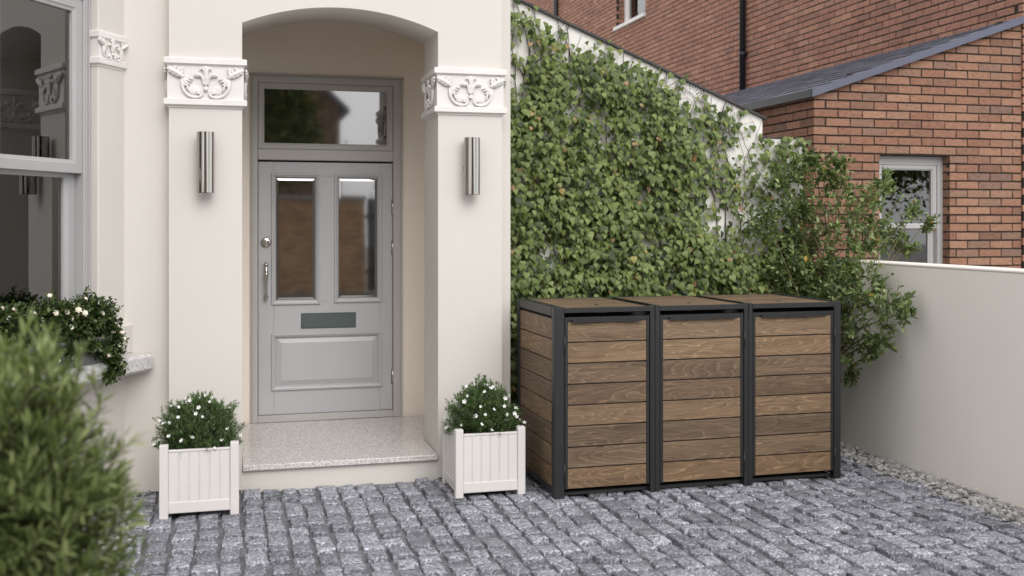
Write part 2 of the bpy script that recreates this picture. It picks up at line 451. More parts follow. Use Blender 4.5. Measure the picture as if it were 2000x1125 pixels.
M_ivy = leaf('ivy_leaf', [(0, S(48, 64, 28)), (.25, S(82, 98, 44)), (.5, S(102, 117, 55)), (.75, S(130, 142, 80)), (.987, S(90, 106, 52)), (.989, S(178, 166, 92)), (.994, S(172, 140, 100)), (1, S(150, 112, 84))], .5)
M_shrub = leaf('glossy_oval_leaf', [(0, S(66, 84, 50)), (.3, S(90, 110, 64)), (.6, S(112, 130, 80)), (.9, S(142, 154, 104)), (.988, S(154, 164, 112)), (.99, S(180, 150, 60)), (1, S(170, 130, 60))], .42, .3)
M_needle = leaf('rosemary_leaf', [(0, S(62, 86, 52)), (.4, S(86, 110, 68)), (.75, S(108, 132, 84)), (1, S(130, 150, 100))], .5)
M_rose = leaf('dark_rose_leaf', [(0, S(44, 60, 30)), (.4, S(58, 76, 38)), (.75, S(76, 92, 46)), (1, S(96, 106, 56))], .4)
M_bush = leaf('grey_green_bush_leaf', [(0, S(78, 92, 52)), (.35, S(104, 118, 70)), (.7, S(132, 144, 92)), (1, S(158, 166, 116))], .55)
M_tree = leaf('street_tree_leaf', [(0, S(48, 62, 30)), (.5, S(72, 88, 40)), (1, S(130, 128, 50))], .5)

# ================================================================== SETTING: ground
ZS = .1585
g = MB()
g.box(-60, 60, -60, 60, -.30, -.065)
tag(obj('ground', g, plain('pale_bounce_ground', S(150, 147, 142), .95, var=.25, vscale=2, bs=.5, bscale=30)), kind='structure')  # colour lightened so the unseen ground bounces light into the porch
XR = 4.31                                                   # right edge of the setts
XLs = -.56                                                  # left edge of the setts
d = MB()
d.box(XLs, XR, 1.2, 7.35, -.0625, -.022)
SETT_Y0, SETT_Y1 = 1.6, 7.3
SU = (0, .07, .30, .55, .80, .93, 1)
def sett(mb, x0, x1, y0, y1, h, seed):
    n = len(SU); base = len(mb.v)
    cx, cy = (x0 + x1) / 2, (y0 + y1) / 2; tx, ty = rnd.uniform(-.06, .06), rnd.uniform(-.13, .03); rz = rnd.uniform(-.045, .045)
    cor = [(rnd.uniform(-.006, .006), rnd.uniform(-.008, .008)) for _ in range(4)]
    for j in range(n):
        for i in range(n):
            u, v = SU[i], SU[j]
            x = x0 + (x1 - x0) * u; y = y0 + (y1 - y0) * v
            for k_, wgt in enumerate(((1 - u) * (1 - v), u * (1 - v), (1 - u) * v, u * v)): x += cor[k_][0] * wgt; y += cor[k_][1] * wgt
            e = min(u, 1 - u, v, 1 - v)
            q = Vector((x * 17 + seed, y * 17, 0)); q2 = Vector((x * 60 + seed, y * 60, 3.1))
            z = h + noise.noise(q) * .0035 + noise.noise(q2) * .0016 + (x - cx) * tx + (y - cy) * ty - (.006 if e < .01 else 0)
            if e < .01:
                x += noise.noise(q2 + Vector((9, 0, 0))) * .006; y += noise.noise(q2 + Vector((0, 9, 0))) * .006
            dx, dy = x - cx, y - cy
            mb.v.append(Vector((cx + dx - dy * rz, cy + dy + dx * rz, z)))
    for j in range(n - 1):
        for i in range(n - 1):
            a = base + j * n + i; mb.face((a, a + 1, a + n + 1, a + n), True)
    ring = [base + i for i in range(n)] + [base + j * n + n - 1 for j in range(1, n)] + [base + (n - 1) * n + i for i in range(n - 2, -1, -1)] + [base + j * n for j in range(n - 2, 0, -1)]
    lo = len(mb.v)
    for r_ in ring:
        v = mb.v[r_]; mb.v.append(Vector((v.x, v.y, -.045)))
    k = len(ring)
    for i in range(k):
        j = (i + 1) % k; mb.face((ring[i], lo + i, lo + j, ring[j]), False)
st = MB(); x = XLs + .004; col = 0
while x < XR - .05:
    w = rnd.uniform(.112, .134)
    if x + w > XR - .03: w = XR - x
    y = SETT_Y0 + rnd.uniform(0, .1)
    while y < SETT_Y1:
        L = rnd.choice((.12, .13, .14, .15, .19, .22, .24)) * rnd.uniform(.93, 1.07)
        sh = noise.noise(Vector((col * .7, y * .6, 1))) * .012
        sh += rnd.uniform(-.006, .006); x0 = x + .0065 + sh + rnd.uniform(-.003, .009); x1 = x + w - .0065 + sh + rnd.uniform(-.010, .003)
        under = (x1 > 0 and x0 < 1.4 and y + L > 6.90)
        if not under or y < 6.88:
            sett(st, x0, x1, y + .016, min(y + L - .019, 6.905) if under else y + L - .019, rnd.uniform(-.010, .009), rnd.uniform(0, 100))
        y += L
    x += w; col += 1
n0 = len(d.v); d.v += st.v
for f, sm in zip(st.f, st.sm): d.face(tuple(i + n0 for i in f), sm, 1)
tag(obj('driveway', d, [M_joint, M_sett], recalc=False), kind='structure')

def rocks(name, regions, seed):
    rr = random.Random(seed); mb = MB()
    bm = bmesh.new(); bmesh.ops.create_icosphere(bm, subdivisions=1, radius=1); ico = [v.co.copy() for v in bm.verts]; fac = [tuple(v.index for v in f.verts) for f in bm.faces]; bm.free()
    for (x0, x1, y0, y1, cnt, smin, smax, zb) in regions:
        for _ in range(cnt):
            c = Vector((rr.uniform(x0, x1), rr.uniform(y0, y1), zb + rr.uniform(-.012, .022)))
            s_ = rr.uniform(smin, smax); sx, sy, sz = s_ * rr.uniform(.7, 1.35), s_ * rr.uniform(.7, 1.3), s_ * rr.uniform(.45, .85)
            M = Matrix.Rotation(rr.uniform(0, 6.3), 3, 'Z') @ Matrix.Rotation(rr.uniform(-.6, .6), 3, 'X')
            n = len(mb.v); o = rr.uniform(0, 50)
            for q in ico:
                k = 1 + .38 * noise.noise(q * 1.6 + Vector((o, 0, 0)))
                mb.v.append(c + M @ Vector((q.x * sx * k, q.y * sy * k, q.z * sz * k)))
            for f in fac: mb.face(tuple(n + i for i in f), False)
    return obj(name, mb, M_gravel, recalc=False)
gb = rocks('gravel_strip', [(XR - .01, 4.55, 3.2, 7.35, 2100, .012, .026, -.012), (XR - .07, XR + .03, 3.2, 7.3, 130, .009, .018, -.004),
                            (-1.6, XLs + .02, 4.6, 6.98, 2400, .014, .028, -.015), (XLs - .02, XLs + .08, 4.8, 7.0, 70, .009, .018, -.004)], 5)
tag(gb, 'loose grey limestone chips along the foot of the garden wall', 'gravel', kind='stuff')

# ================================================================== HOUSE
house = thing('house', 'cream rendered house with an arched porch, grey front door and canted bay window', 'house', (.70, 6.914, 0))
YF, YJ, YM, YD = 6.914, 7.428, 7.02, 8.342
# --- porch: two piers and a segmental arch, one mesh
p = MB()
XC, HW, ZSP, ZAP = .70, .634, 2.978, 3.106
PL = (-.378, .066); PR = (1.334, 1.773)
bev = .006
p.box(PL[0], PL[1], YF, YJ, 0, 5.2); p.box(PR[0], PR[1], YF, YJ, 0, 5.2)
rise = ZAP - ZSP; rad = (HW * HW + rise * rise) / (2 * rise); zc = ZAP - rad; th = math.asin(HW / rad)
arc = [(XC + rad * math.sin(-th + 2 * th * i / 40), zc + rad * math.cos(-th + 2 * th * i / 40)) for i in range(41)]
TOPZ = 5.2
for i in range(40):
    (xa, za), (xb, zb) = arc[i], arc[i + 1]
    n = len(p.v)
    p.v += [Vector((xa, YF, za)), Vector((xb, YF, zb)), Vector((xb, YF, TOPZ)), Vector((xa, YF, TOPZ)),
            Vector((xa, YJ, za)), Vector((xb, YJ, zb)), Vector((xb, YJ, TOPZ)), Vector((xa, YJ, TOPZ))]
    p.face((n, n + 1, n + 2, n + 3)); p.face((n + 5, n + 4, n + 7, n + 6)); p.face((n, n + 4, n + 5, n + 1), True)
obj('porch', p, M_render, house, recalc=False)
# --- walls
w = MB()
XHR = on_y(997.5, 300, YM).x
w.box(-.70, -.30, YM, 7.34, 0, 5.6); w.box(1.70, XHR, YM, YJ + .001, 0, 5.6, .006)
w.box(-.45, -.103, 7.34, 8.6, 0, 5.6); w.box(1.502, XHR - .001, YJ + .001, 12.0, 0, 5.6)
DX0, DX1, DZ1 = on_y(497, 300, YD).x, on_y(783, 300, YD).x, 2.845
YW = YD + .018
obj('wall', w, M_render, house)
w = MB(); w.box(-.1025, -.10, YJ + .001, 8.6, 0, 3.55); w.box(1.499, 1.5015, YJ + .0015, 8.6, 0, 3.55); w.box(-.101, 1.50, YJ + .02, 8.8, 3.55, 3.75)
w.box(-.10, DX0 + .005, YW, 8.7, 0, 3.55); w.box(DX1 - .005, 1.499, YW, 8.7, 0, 3.55); w.box(DX0 + .005, DX1 - .005, YW, 8.7, DZ1 - .005, 3.55)
obj('porch_wall', w, M_porch, house)
w = MB(); w.box(DX0 - .01, DX1 + .01, 8.45, 8.69, .1, 2.83); obj('hall_interior', w, M_dark, house)
# --- doorstep
s_ = MB(); s_.box(.055, 1.345, 6.930, 8.30, -.06, .120, .004); ds = obj('doorstep', s_, M_render, house)
s_ = MB(); s_.box(.068, 1.332, 6.896, 7.43, .1205, ZS, .005); s_.box(-.098, 1.497, 7.43, 8.335, .1205, ZS - .0004, 0)
obj('granite_slab', s_, M_granite, ds)

# --- carved capital ornaments
def spline(pts, rad, sub=7):
    P = [Vector(q) for q in pts]; out = []; ro = []
    for i in range(len(P) - 1):
        p0, p1, p2, p3 = P[max(i - 1, 0)], P[i], P[i + 1], P[min(i + 2, len(P) - 1)]
        for k in range(sub):
            t = k / sub
            out.append(.5 * ((2 * p1) + (p2 - p0) * t + (2 * p0 - 5 * p1 + 4 * p2 - p3) * t * t + (3 * p1 - p0 - 3 * p2 + p3) * t ** 3))
            ro.append(rad[i] * (1 - t) + rad[i + 1] * t)
    out.append(P[-1]); ro.append(rad[-1]); return out, ro
def carving_mesh():
    k = .2078 / 610.0
    mb = MB()
    def P(dx, y, dep): return (dx * k, -dep * k, (870 - y) * k)
    for sg in (1, -1):
        def T(pts, rad, seg=8):
            a, b = spline([P(sg * q[0], q[1], q[2]) for q in pts], [r_ * k for r_ in rad]); mb.tube(a, b, seg)
        def E(dx, y, dep, ra, rb, rd, ang):
            M = Matrix.Rotation(-R(ang) * sg, 3, 'Y'); mb.ball(P(sg * dx, y, dep), (ra * k, rd * k, rb * k), M, 10, 7)
        # C scroll with its volute
        T([(410, 470, 30), (428, 540, 34), (420, 630, 34), (385, 725, 34), (310, 808, 36), (205, 845, 38), (105, 828, 40), (62, 775, 42), (92, 722, 44), (148, 738, 46), (150, 785, 46)],
          [16, 24, 28, 28, 27, 26, 24, 22, 20, 18, 14])
        E(118, 768, 46, 26, 26, 24, 0)
        # big upper acanthus leaf
        T([(400, 480, 30), (450, 440, 46), (530, 390, 56), (610, 350, 58), (690, 325, 50)], [34, 44, 44, 32, 12])
        for (dx, y, ra, rb, an) in ((415, 318, 34, 30, 20), (470, 345, 52, 22, 50), (540, 305, 40, 24, 60), (585, 325, 40, 20, 45), (640, 305, 34, 18, 30),
                                    (440, 455, 50, 20, -35), (510, 455, 48, 20, -30), (570, 425, 44, 20, -30), (630, 385, 40, 18, -20), (420, 380, 30, 44, 0)):
            E(dx, y, 50, ra, rb, 24, -an)
        # fronds inside the scroll
        for i, (dx, y, an) in enumerate(((262, 505, 15), (300, 545, 25), (322, 590, 35), (330, 640, 48), (318, 690, 62), (372, 560, 70), (392, 610, 80))):
            E(dx, y, 48 - i, 56, 17, 26, an)
        E(350, 520, 36, 46, 30, 26, 30)
        # inner hooked leaf beside the palmette
        T([(38, 610, 30), (48, 550, 36), (62, 480, 44), (105, 432, 52), (165, 425, 54), (210, 462, 46)], [20, 22, 26, 32, 34, 14])
        E(150, 450, 52, 52, 24, 24, 10)
        # palmette curls
        T([(8, 600, 30), (18, 480, 36), (24, 380, 40), (52, 315, 46), (92, 318, 48), (104, 352, 46)], [16, 20, 22, 20, 16, 10])
        E(45, 290, 44, 30, 16, 20, -30)
        E(215, 700, 14, 120, 90, 14, 0)
    T0, r0 = spline([P(0, 640, 30), P(0, 480, 44), P(0, 340, 48), P(0, 272, 50)], [14 * k, 22 * k, 28 * k, 22 * k]); mb.tube(T0, r0, 8)
    mb.ball(P(0, 690, 44), 42 * k, None, 12, 8); mb.ball(P(0, 285, 50), (42 * k, 22 * k, 26 * k))
    me = bpy.data.meshes.new('carving_raw'); me.from_pydata([tuple(v) for v in mb.v], [], mb.f)
    bm = bmesh.new(); bm.from_mesh(me); bmesh.ops.recalc_face_normals(bm, faces=bm.faces); bm.to_mesh(me); bm.free()
    o = link(bpy.data.objects.new('carving_raw', me)); md = o.modifiers.new('r', 'REMESH'); md.mode = 'VOXEL'; md.voxel_size = .0030
    ms = o.modifiers.new('s', 'SMOOTH'); ms.factor = .4; ms.iterations = 1
    ev = o.evaluated_get(bpy.context.evaluated_depsgraph_get()); out = bpy.data.meshes.new_from_object(ev)
    bpy.data.objects.remove(o); out.polygons.foreach_set('use_smooth', [True] * len(out.polygons)); out.materials.clear(); out.materials.append(M_moulding)
    return out
CARV = carving_mesh()
def carving(parent, M):
    me = CARV.copy(); me.transform(M); return place('carving', me, parent)
def cap_ring(mb, x0, x1, y0, y1, pts):
    """moulding swept round a rectangular plan: pts = (outward offset, z)"""
    n = len(mb.v); m = len(pts)
    for o_, z in pts:
        for (x_, y_) in ((x0 - o_, y0 - o_), (x1 + o_, y0 - o_), (x1 + o_, y1 + o_), (x0 - o_, y1 + o_)): mb.v.append(Vector((x_, y_, z)))
    for i in range(m - 1):
        for k in range(4):
            k2 = (k + 1) % 4; mb.face((n + i * 4 + k, n + i * 4 + k2, n + (i + 1) * 4 + k2, n + (i + 1) * 4 + k))
def capital_prof(z0, z1, e):
    h = z1 - z0
    return [(.0005, z0 - .012), (.008 * e, z0 - .010), (.010 * e, z0), (.026 * e, z0 + .004), (.030 * e, z0 + .008), (.030 * e, z0 + .040), (.024 * e, z0 + .044), (.010 * e, z0 + .046), (.010 * e, z1 - .052), (.016 * e, z1 - .048),
            (.024 * e, z1 - .042), (.030 * e, z1 - .040), (.030 * e, z1 - .008), (.022 * e, z1 - .002), (.0005, z1)]
for (x0, x1) in (PL, PR):
    c = MB(); cap_ring(c, x0, x1, YF, YJ - .05, capital_prof(2.437, 2.742, 1.0))
    co = obj('capital', c, M_moulding, house, recalc=False)
    xm = (x0 + x1) / 2
    carving(co, Matrix.Translation((xm, YF - .008, 2.482)))
    ym = YF + .225
    carving(co, Matrix.Translation((x0 - .008, ym, 2.482)) @ Matrix.Rotation(-math.pi / 2, 4, 'Z'))
    carving(co, Matrix.Translation((x1 + .008, ym, 2.482)) @ Matrix.Rotation(math.pi / 2, 4, 'Z'))

# --- front door, frame and transom light
def DXf(x): return on_y(x, 500, YD).x
def DZf(x, y): return on_y(x, y, YD).z
fo = (DXf(490), DXf(785), ZS, 2.842)
ix0, ix1 = DXf(503.5), DXf(768); zt0, zt1 = 2.19, 2.275        # transom bar
fr = MB()
yf = YD - .012
fr.box(fo[0], ix0, yf, 8.46, ZS, 2.842, .004); fr.box(ix1, fo[1], yf, 8.46, ZS, 2.842, .004)
fr.box(ix0, ix1, yf + .001, 8.46, 2.79, 2.841, .004); fr.box(ix0, ix1, yf - .004, 8.46, zt0, zt1, .006)
fr.box(ix0, ix1, yf + .004, 8.46, ZS, .213, .004)
fr.box(fo[0] - .012, fo[1] + .012, yf + .012, 8.4, 2.842, 2.862, .004)
fr.box(fo[0] + .012, fo[0] + .018, yf - .006, yf, ZS, 2.842, .002); fr.box(fo[1] - .018, fo[1] - .012, yf - .006, yf, ZS, 2.842, .002)
obj('door_frame', fr, M_greyframe, house)
tw = MB(); gx0, gx1, gz0, gz1 = DXf(513.5), DXf(760.5), 2.312, 2.726
tw.rect_sweep(ix0 + .004, ix1 - .004, zt1 + .003, 2.787, [(0, yf + .03), (0, yf + .014), (.030, yf + .014), (.036, yf + .022), (.042, yf + .022), (.048, yf + .034)])
tw = obj('transom_window', tw, M_greyframe, house, recalc=False)
gm = MB(); gm.box(ix0 + .03, ix1 - .03, yf + .030, yf + .036, zt1 + .03, 2.76); obj('glass_pane', gm, M_doorglass, tw)
# leaf: stiles, rails, panels
yl = yf + .026
zl0, zl1 = .216, 2.176
lx0, lx1 = ix0 + .004, ix1 - .004
def rect_px(x0, x1, y0, y1): return (DXf(x0), DXf(x1), DZf((x0 + x1) / 2, y1), DZf((x0 + x1) / 2, y0))
G1 = rect_px(530, 625.5, 338.5, 595.5); G2 = rect_px(653, 746.5, 339.5, 591); P3 = rect_px(530, 746.5, 649.5, 760)
dm = MB()
zs_ = [zl0, P3[2] + .02, P3[3] - .02, G1[2] + .02, G1[3] - .02, zl1]
dm.box(lx0, G1[0] + .02, yl, yl + .05, zl0, zl1, .002); dm.box(G2[1] - .02, lx1, yl, yl + .05, zl0, zl1, .002)
dm.box(G1[0] + .0205, G2[1] - .0205, yl + .0004, yl + .05, zs_[0], zs_[1], .0015); dm.box(G1[0] + .0205, G2[1] - .0205, yl + .0004, yl + .05, zs_[2], zs_[3], .0015)
dm.box(G1[0] + .0205, G2[1] - .0205, yl + .0004, yl + .05, zs_[4], zs_[5], .0015); dm.box(G1[1] - .02, G2[0] + .02, yl + .0002, yl + .05, zs_[3] + .0005, zs_[4] - .0005, .0015)
mould = [(0, yl + .002), (.001, yl - .010), (.006, yl - .016), (.014, yl - .016), (.019, yl - .009), (.026, yl - .006), (.032, yl + .004), (.038, yl + .018)]
for G in (G1, G2, P3): dm.rect_sweep(*G, mould)
pa = (P3[0] + .036, P3[1] - .036, P3[2] + .036, P3[3] - .036)
dm.rect_sweep(*pa, [(-.004, yl + .016), (.004, yl + .016), (.036, yl + .004), (.04, yl + .001)])
n = len(dm.v); q = .04
dm.v += [Vector((pa[0] + q, yl + .001, pa[2] + q)), Vector((pa[1] - q, yl + .001, pa[2] + q)), Vector((pa[1] - q, yl + .001, pa[3] - q)), Vector((pa[0] + q, yl + .001, pa[3] - q))]; dm.face((n, n + 1, n + 2, n + 3))
door = obj('door', dm, M_grey, house, recalc=False)
for G in (G1, G2):
    gm = MB(); a = (G[0] + .036, G[1] - .036, G[2] + .036, G[3] - .036)
    gm.rect_sweep(*a, [(-.01, yl + .019), (.0, yl + .018), (.020, yl + .0125), (.0202, yl + .0125)])
    n = len(gm.v); q = .0202
    gm.v += [Vector((a[0] + q, yl + .0125, a[2] + q)), Vector((a[1] - q, yl + .0125, a[2] + q)), Vector((a[1] - q, yl + .0125, a[3] - q)), Vector((a[0] + q, yl + .0125, a[3] - q))]; gm.face((n, n + 1, n + 2, n + 3))
    obj('glass_pane', gm, M_doorglass, door, recalc=False)
lp = MB(); L4 = rect_px(588, 695.5, 611, 641)
lp.box(L4[0], L4[1], yl - .006, yl + .01, L4[2], L4[3], .003); lp.box(L4[0] + .006, L4[1] - .014, yl - .010, yl, L4[2] + .008, L4[3] - .004, .003)
obj('letter_plate', lp, M_plate, door)
lk = MB(); c = on_y(519.5, 474, YD); base = (c.x, yl + .002, c.z)
lk.lathe([(.038, 0), (.040, .006), (.038, .013), (.030, .016), (.012, .018), (.010, .022), (.0001, .022)], base, (0, -1, 0), 32)
lk.box(c.x - .002, c.x + .002, yl - .024, yl - .018, c.z - .006, c.z + .006)
obj('lock', lk, M_nickel, door)
hd = MB(); ct = on_y(520, 517, YD); cb = on_y(519.5, 581, YD); hx = (ct.x + cb.x) / 2
for zz in (ct.z, cb.z): hd.lathe([(.017, 0), (.018, .008), (.012, .014), (.011, .03), (.016, .038), (.016, .048), (.008, .054), (.0001, .055)], (hx, yl + .002, zz), (0, -1, 0), 20)
Hh = ct.z - cb.z
hp = [(0, .5 * .02 + .0), (.08, .008), (.14, .012), (.2, .008), (.42, .010), (.62, .0135), (.70, .0165), (.735, .019), (.75, .013), (.765, .018), (.83, .014), (.9, .008), (1, .009)]
hd.tube([(hx, yl - .044 - .010 * math.sin(math.pi * t), cb.z + Hh * t) for t, r_ in hp], [r_ for t, r_ in hp], 14)
obj('handle', hd, M_nickel, door)
for (ya, yb) in ((389, 420), (470, 497), (721, 750)):
    h_ = MB(); za, zb = DZf(767, yb), DZf(767, ya); h_.tube([(lx1 + .001, yl - .004, za), (lx1 + .001, yl - .004, zb)], .0075, 10)
    h_.box(lx1 - .012, lx1, yl - .003, yl, za, zb); obj('hinge', h_, M_nickel, door)

# --- canted bay: local frame x along the cant (towards the porch), y into the house
B0 = Vector((-.647, 7.02, 0)); BM = Matrix.Translation(B0) @ Matrix.Rotation(R(59), 4, 'Z')
def bay(mb): return mb.xform(BM)
b = MB()
b.box(-3.0, .10, 0, .35, 0, .778); b.box(-3.0, .06, -.040, .34, .8835, 1.068, .008)
b.box(-.251, .12, .004, .36, 1.068, 4.5, .006); b.box(-1.50, -1.105, .004, .36, 1.068, 4.5, .006); b.box(-1.105, -.251, .02, .36, 3.14, 4.5)
b.box(-3.0, -1.5, .03, .35, 1.068, 4.5)
bw = obj('bay_wall', bay(b), M_render, house)
b = MB(); b.box(-3.0, .052, -.180, .05, .778, .8835, .016); obj('window_sill', bay(b), M_granite_sill, house)
def bay_cap(x0, x1):
    c = MB(); cap_ring(c, x0, x1, .004, .30, capital_prof(2.665, 2.872, .62)); o = obj('bay_capital', bay(c), M_moulding, house, recalc=False)
    carving(o, BM @ Matrix.Translation(((x0 + x1) / 2 + (.0 if x0 > -1 else 0), -.001, 2.700)) @ Matrix.Diagonal((.62, .8, .64, 1)))
bay_cap(-.251, -.02); bay_cap(-1.45, -1.105)
wf = MB()                                                       # outer box frame
y0 = .060
for (xa, xb) in ((-.310, -.2515), (-1.1045, -1.046)):
    wf.box(xa, xb, y0, .25, 1.068, 3.14, .004)
    wf.box(xa + .012, xa + .020, y0 - .006, y0 + .01, 1.07, 3.14, .002); wf.box(xb - .022, xb - .014, y0 - .010, y0 + .01, 1.07, 3.14, .003)
wf.box(-1.046, -.310, y0 + .002, .25, 3.045, 3.139, .004); wf.box(-1.046, -.310, y0 - .02, .25, 1.068, 1.11, .004)
win = obj('sash_window', bay(wf), M_winpaint, house)
us = MB(); us.rect_sweep(-1.044, -.312, 2.000, 3.043, [(0, y0 + .05), (0, y0 + .012), (.055, y0 + .012), (.060, y0 + .018), (.078, y0 + .022), (.078, y0 + .045)]); obj('upper_sash', bay(us), M_winpaint, win, recalc=False)
ls = MB(); ls.rect_sweep(-1.044, -.312, 1.108, 2.06, [(0, y0 + .105), (0, y0 + .062), (.060, y0 + .062), (.066, y0 + .068), (.088, y0 + .074), (.088, y0 + .1)]); obj('lower_sash', bay(ls), M_winpaint, win, recalc=False)
gp = MB(); gp.box(-.99, -.36, y0 + .040, y0 + .044, 2.05, 3.0); obj('glass_pane', bay(gp), M_glass, win)
gp = MB(); gp.box(-.98, -.37, y0 + .090, y0 + .094, 1.16, 2.02); obj('glass_pane', bay(gp), M_glass, win)
cu = MB(); nx, x0c, x1c = 150, -1.12, -.30
for i in range(nx + 1):
    t = i / nx; xx = x0c + (x1c - x0c) * t
    dd = .20 + .016 * math.sin(t * 40 + 1.6 * math.sin(t * 9)) + .006 * math.sin(t * 101 + 2 * math.sin(t * 13))
    for z in (1.08, 3.12): cu.v.append(Vector((xx, dd, z)))
for i in range(nx): cu.face((2 * i, 2 * i + 2, 2 * i + 3, 2 * i + 1), True)
obj('curtain', bay(cu), M_curtain, house, recalc=False)
b = MB(); b.box(-1.14, -.26, .27, .33, 1.07, 3.13); obj('room_interior', bay(b), M_dark, house)
# front facet of the bay, out of the picture to the left
pc = BM @ Vector((-1.5, 0, 0))
b = MB(); b.box(pc.x - 2.2, pc.x + .02, pc.y + .0, pc.y + .3, 0, 4.5); obj('bay_front', b, M_render, house)

# --- wall lamps
def lamp(x, xz, ytop, ybot, label):
    pt = on_y(x, ytop, YF - .075); pb = on_y(x, ybot, YF - .075); r_ = .0535
    t = thing('wall_lamp', label, 'wall lamp', (pt.x, YF, pb.z), 0, 'steel wall lamps on the porch piers')
    m = MB(); m.lathe([(.0001, .12), (r_ - .004, .12), (r_ - .004, 0), (r_, 0), (r_, pt.z - pb.z), (r_ - .004, pt.z - pb.z), (r_ - .004, pt.z - pb.z - .12), (.0001, pt.z - pb.z - .12)], (pt.x, YF - .075, pb.z), (0, 0, 1), 64, sharp=True)
    obj('lamp_body', m, M_chrome, t, recalc=False)
    m = MB(); m.lathe([(.04, 0), (.04, .012), (.02, .014), (.02, .03)], (pt.x - .004, YF, pb.z + (pt.z - pb.z) * .48), (0, -1, 0), 24); obj('bracket', m, M_nickel, t)
lamp(401.5, 0, 258, 376.5, 'steel cylinder wall lamp on the left porch pier, nearest the bay window')
lamp(922, 0, 269, 380, 'steel cylinder wall lamp on the right porch pier, nearest the ivy')

# ================================================================== BIN STORE
bx0, by0 = 1.915, 6.168
BINS = thing('bin_store', 'dark framed triple bin store with brown wooden boards, standing before the ivy', 'bin store', (bx0, by0, 0), R(.75))
def bX(x): return on_y(x, 760, by0).x - bx0
W_ = 2.003; Dp = .84; Hb = 1.182
BI = WM[BINS.name]
def bobj(name, mb, mats, parent=None, recalc=True): return obj(name, mb.xform(BI), mats, parent or BINS, recalc)
posts = [(0, .066), (bX(1271), bX(1290.5)), (bX(1456), bX(1473)), (W_ - .05, W_)]
for i, (a, c) in enumerate(posts):
    m = MB()
    if i in (1, 2):
        mid = (a + c) / 2
        m.box(a, mid - .0015, 0, .06, 0, Hb, .003); m.box(mid + .0015, c, 0, .06, 0, Hb, .003); m.box(a + .004, c - .004, .004, .055, .02, Hb - .11)
    else: m.box(a, c, 0, .06, 0, Hb, .004)
    bobj('post', m, M_black)
for (a, c) in ((0, .05), (W_ - .05, W_)):
    m = MB(); m.box(a, c, Dp - .06, Dp, 0, Hb, .004); bobj('post', m, M_black)
# side panels with boards
def boards(mb, n, z0, z1, rng, face, gap=.007, thick=.018, axis='x'):
    hgt = (z1 - z0 + gap) / n
    for i in range(n):
        za = z0 + i * hgt; zb = za + hgt - gap
        off = (rnd.uniform(0, 40), rnd.uniform(-.09, .09) + rnd.randint(0, 9) * 3.0 - za, rnd.uniform(0, 9))
        if axis == 'x': mb.box(rng[0], rng[1], face, face + thick, za, zb, .0012, 0, None, ((0, 2, 1), off))
        else: mb.box(face, face + thick, rng[0], rng[1], za, zb, .0012, 0, None, ((1, 2, 0), off))
for sx, sgn in ((.008, 1), (W_ - .026, 1)):
    m = MB(); boards(m, 8, .065, Hb - .075, (.061, Dp - .061), sx, axis='y'); sp = bobj('side_panel', m, M_wood)
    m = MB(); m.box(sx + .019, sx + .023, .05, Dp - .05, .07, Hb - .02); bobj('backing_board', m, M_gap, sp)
for a in (0, W_ - .05):
    m = MB(); m.box(a, a + .05, .0605, Dp - .0605, Hb - .058, Hb - .001, .004); bobj('top_rail', m, M_black)
    m = MB(); m.box(a + .003, a + .047, .0605, Dp - .0605, .03, .063, .003); bobj('bottom_rail', m, M_black)
m = MB(); boards(m, 8, .065, Hb - .03, (.05, W_ - .05), Dp - .03); bobj('back_panel', m, M_wood)
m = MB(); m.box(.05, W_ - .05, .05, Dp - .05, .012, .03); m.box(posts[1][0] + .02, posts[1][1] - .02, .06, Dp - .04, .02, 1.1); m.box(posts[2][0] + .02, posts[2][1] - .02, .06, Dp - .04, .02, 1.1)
m.box(.05, W_ - .05, .25, .26, .03, 1.12)  # black sheet added across the inside so the gaps look dark
bobj('inner_frame', m, M_gap)
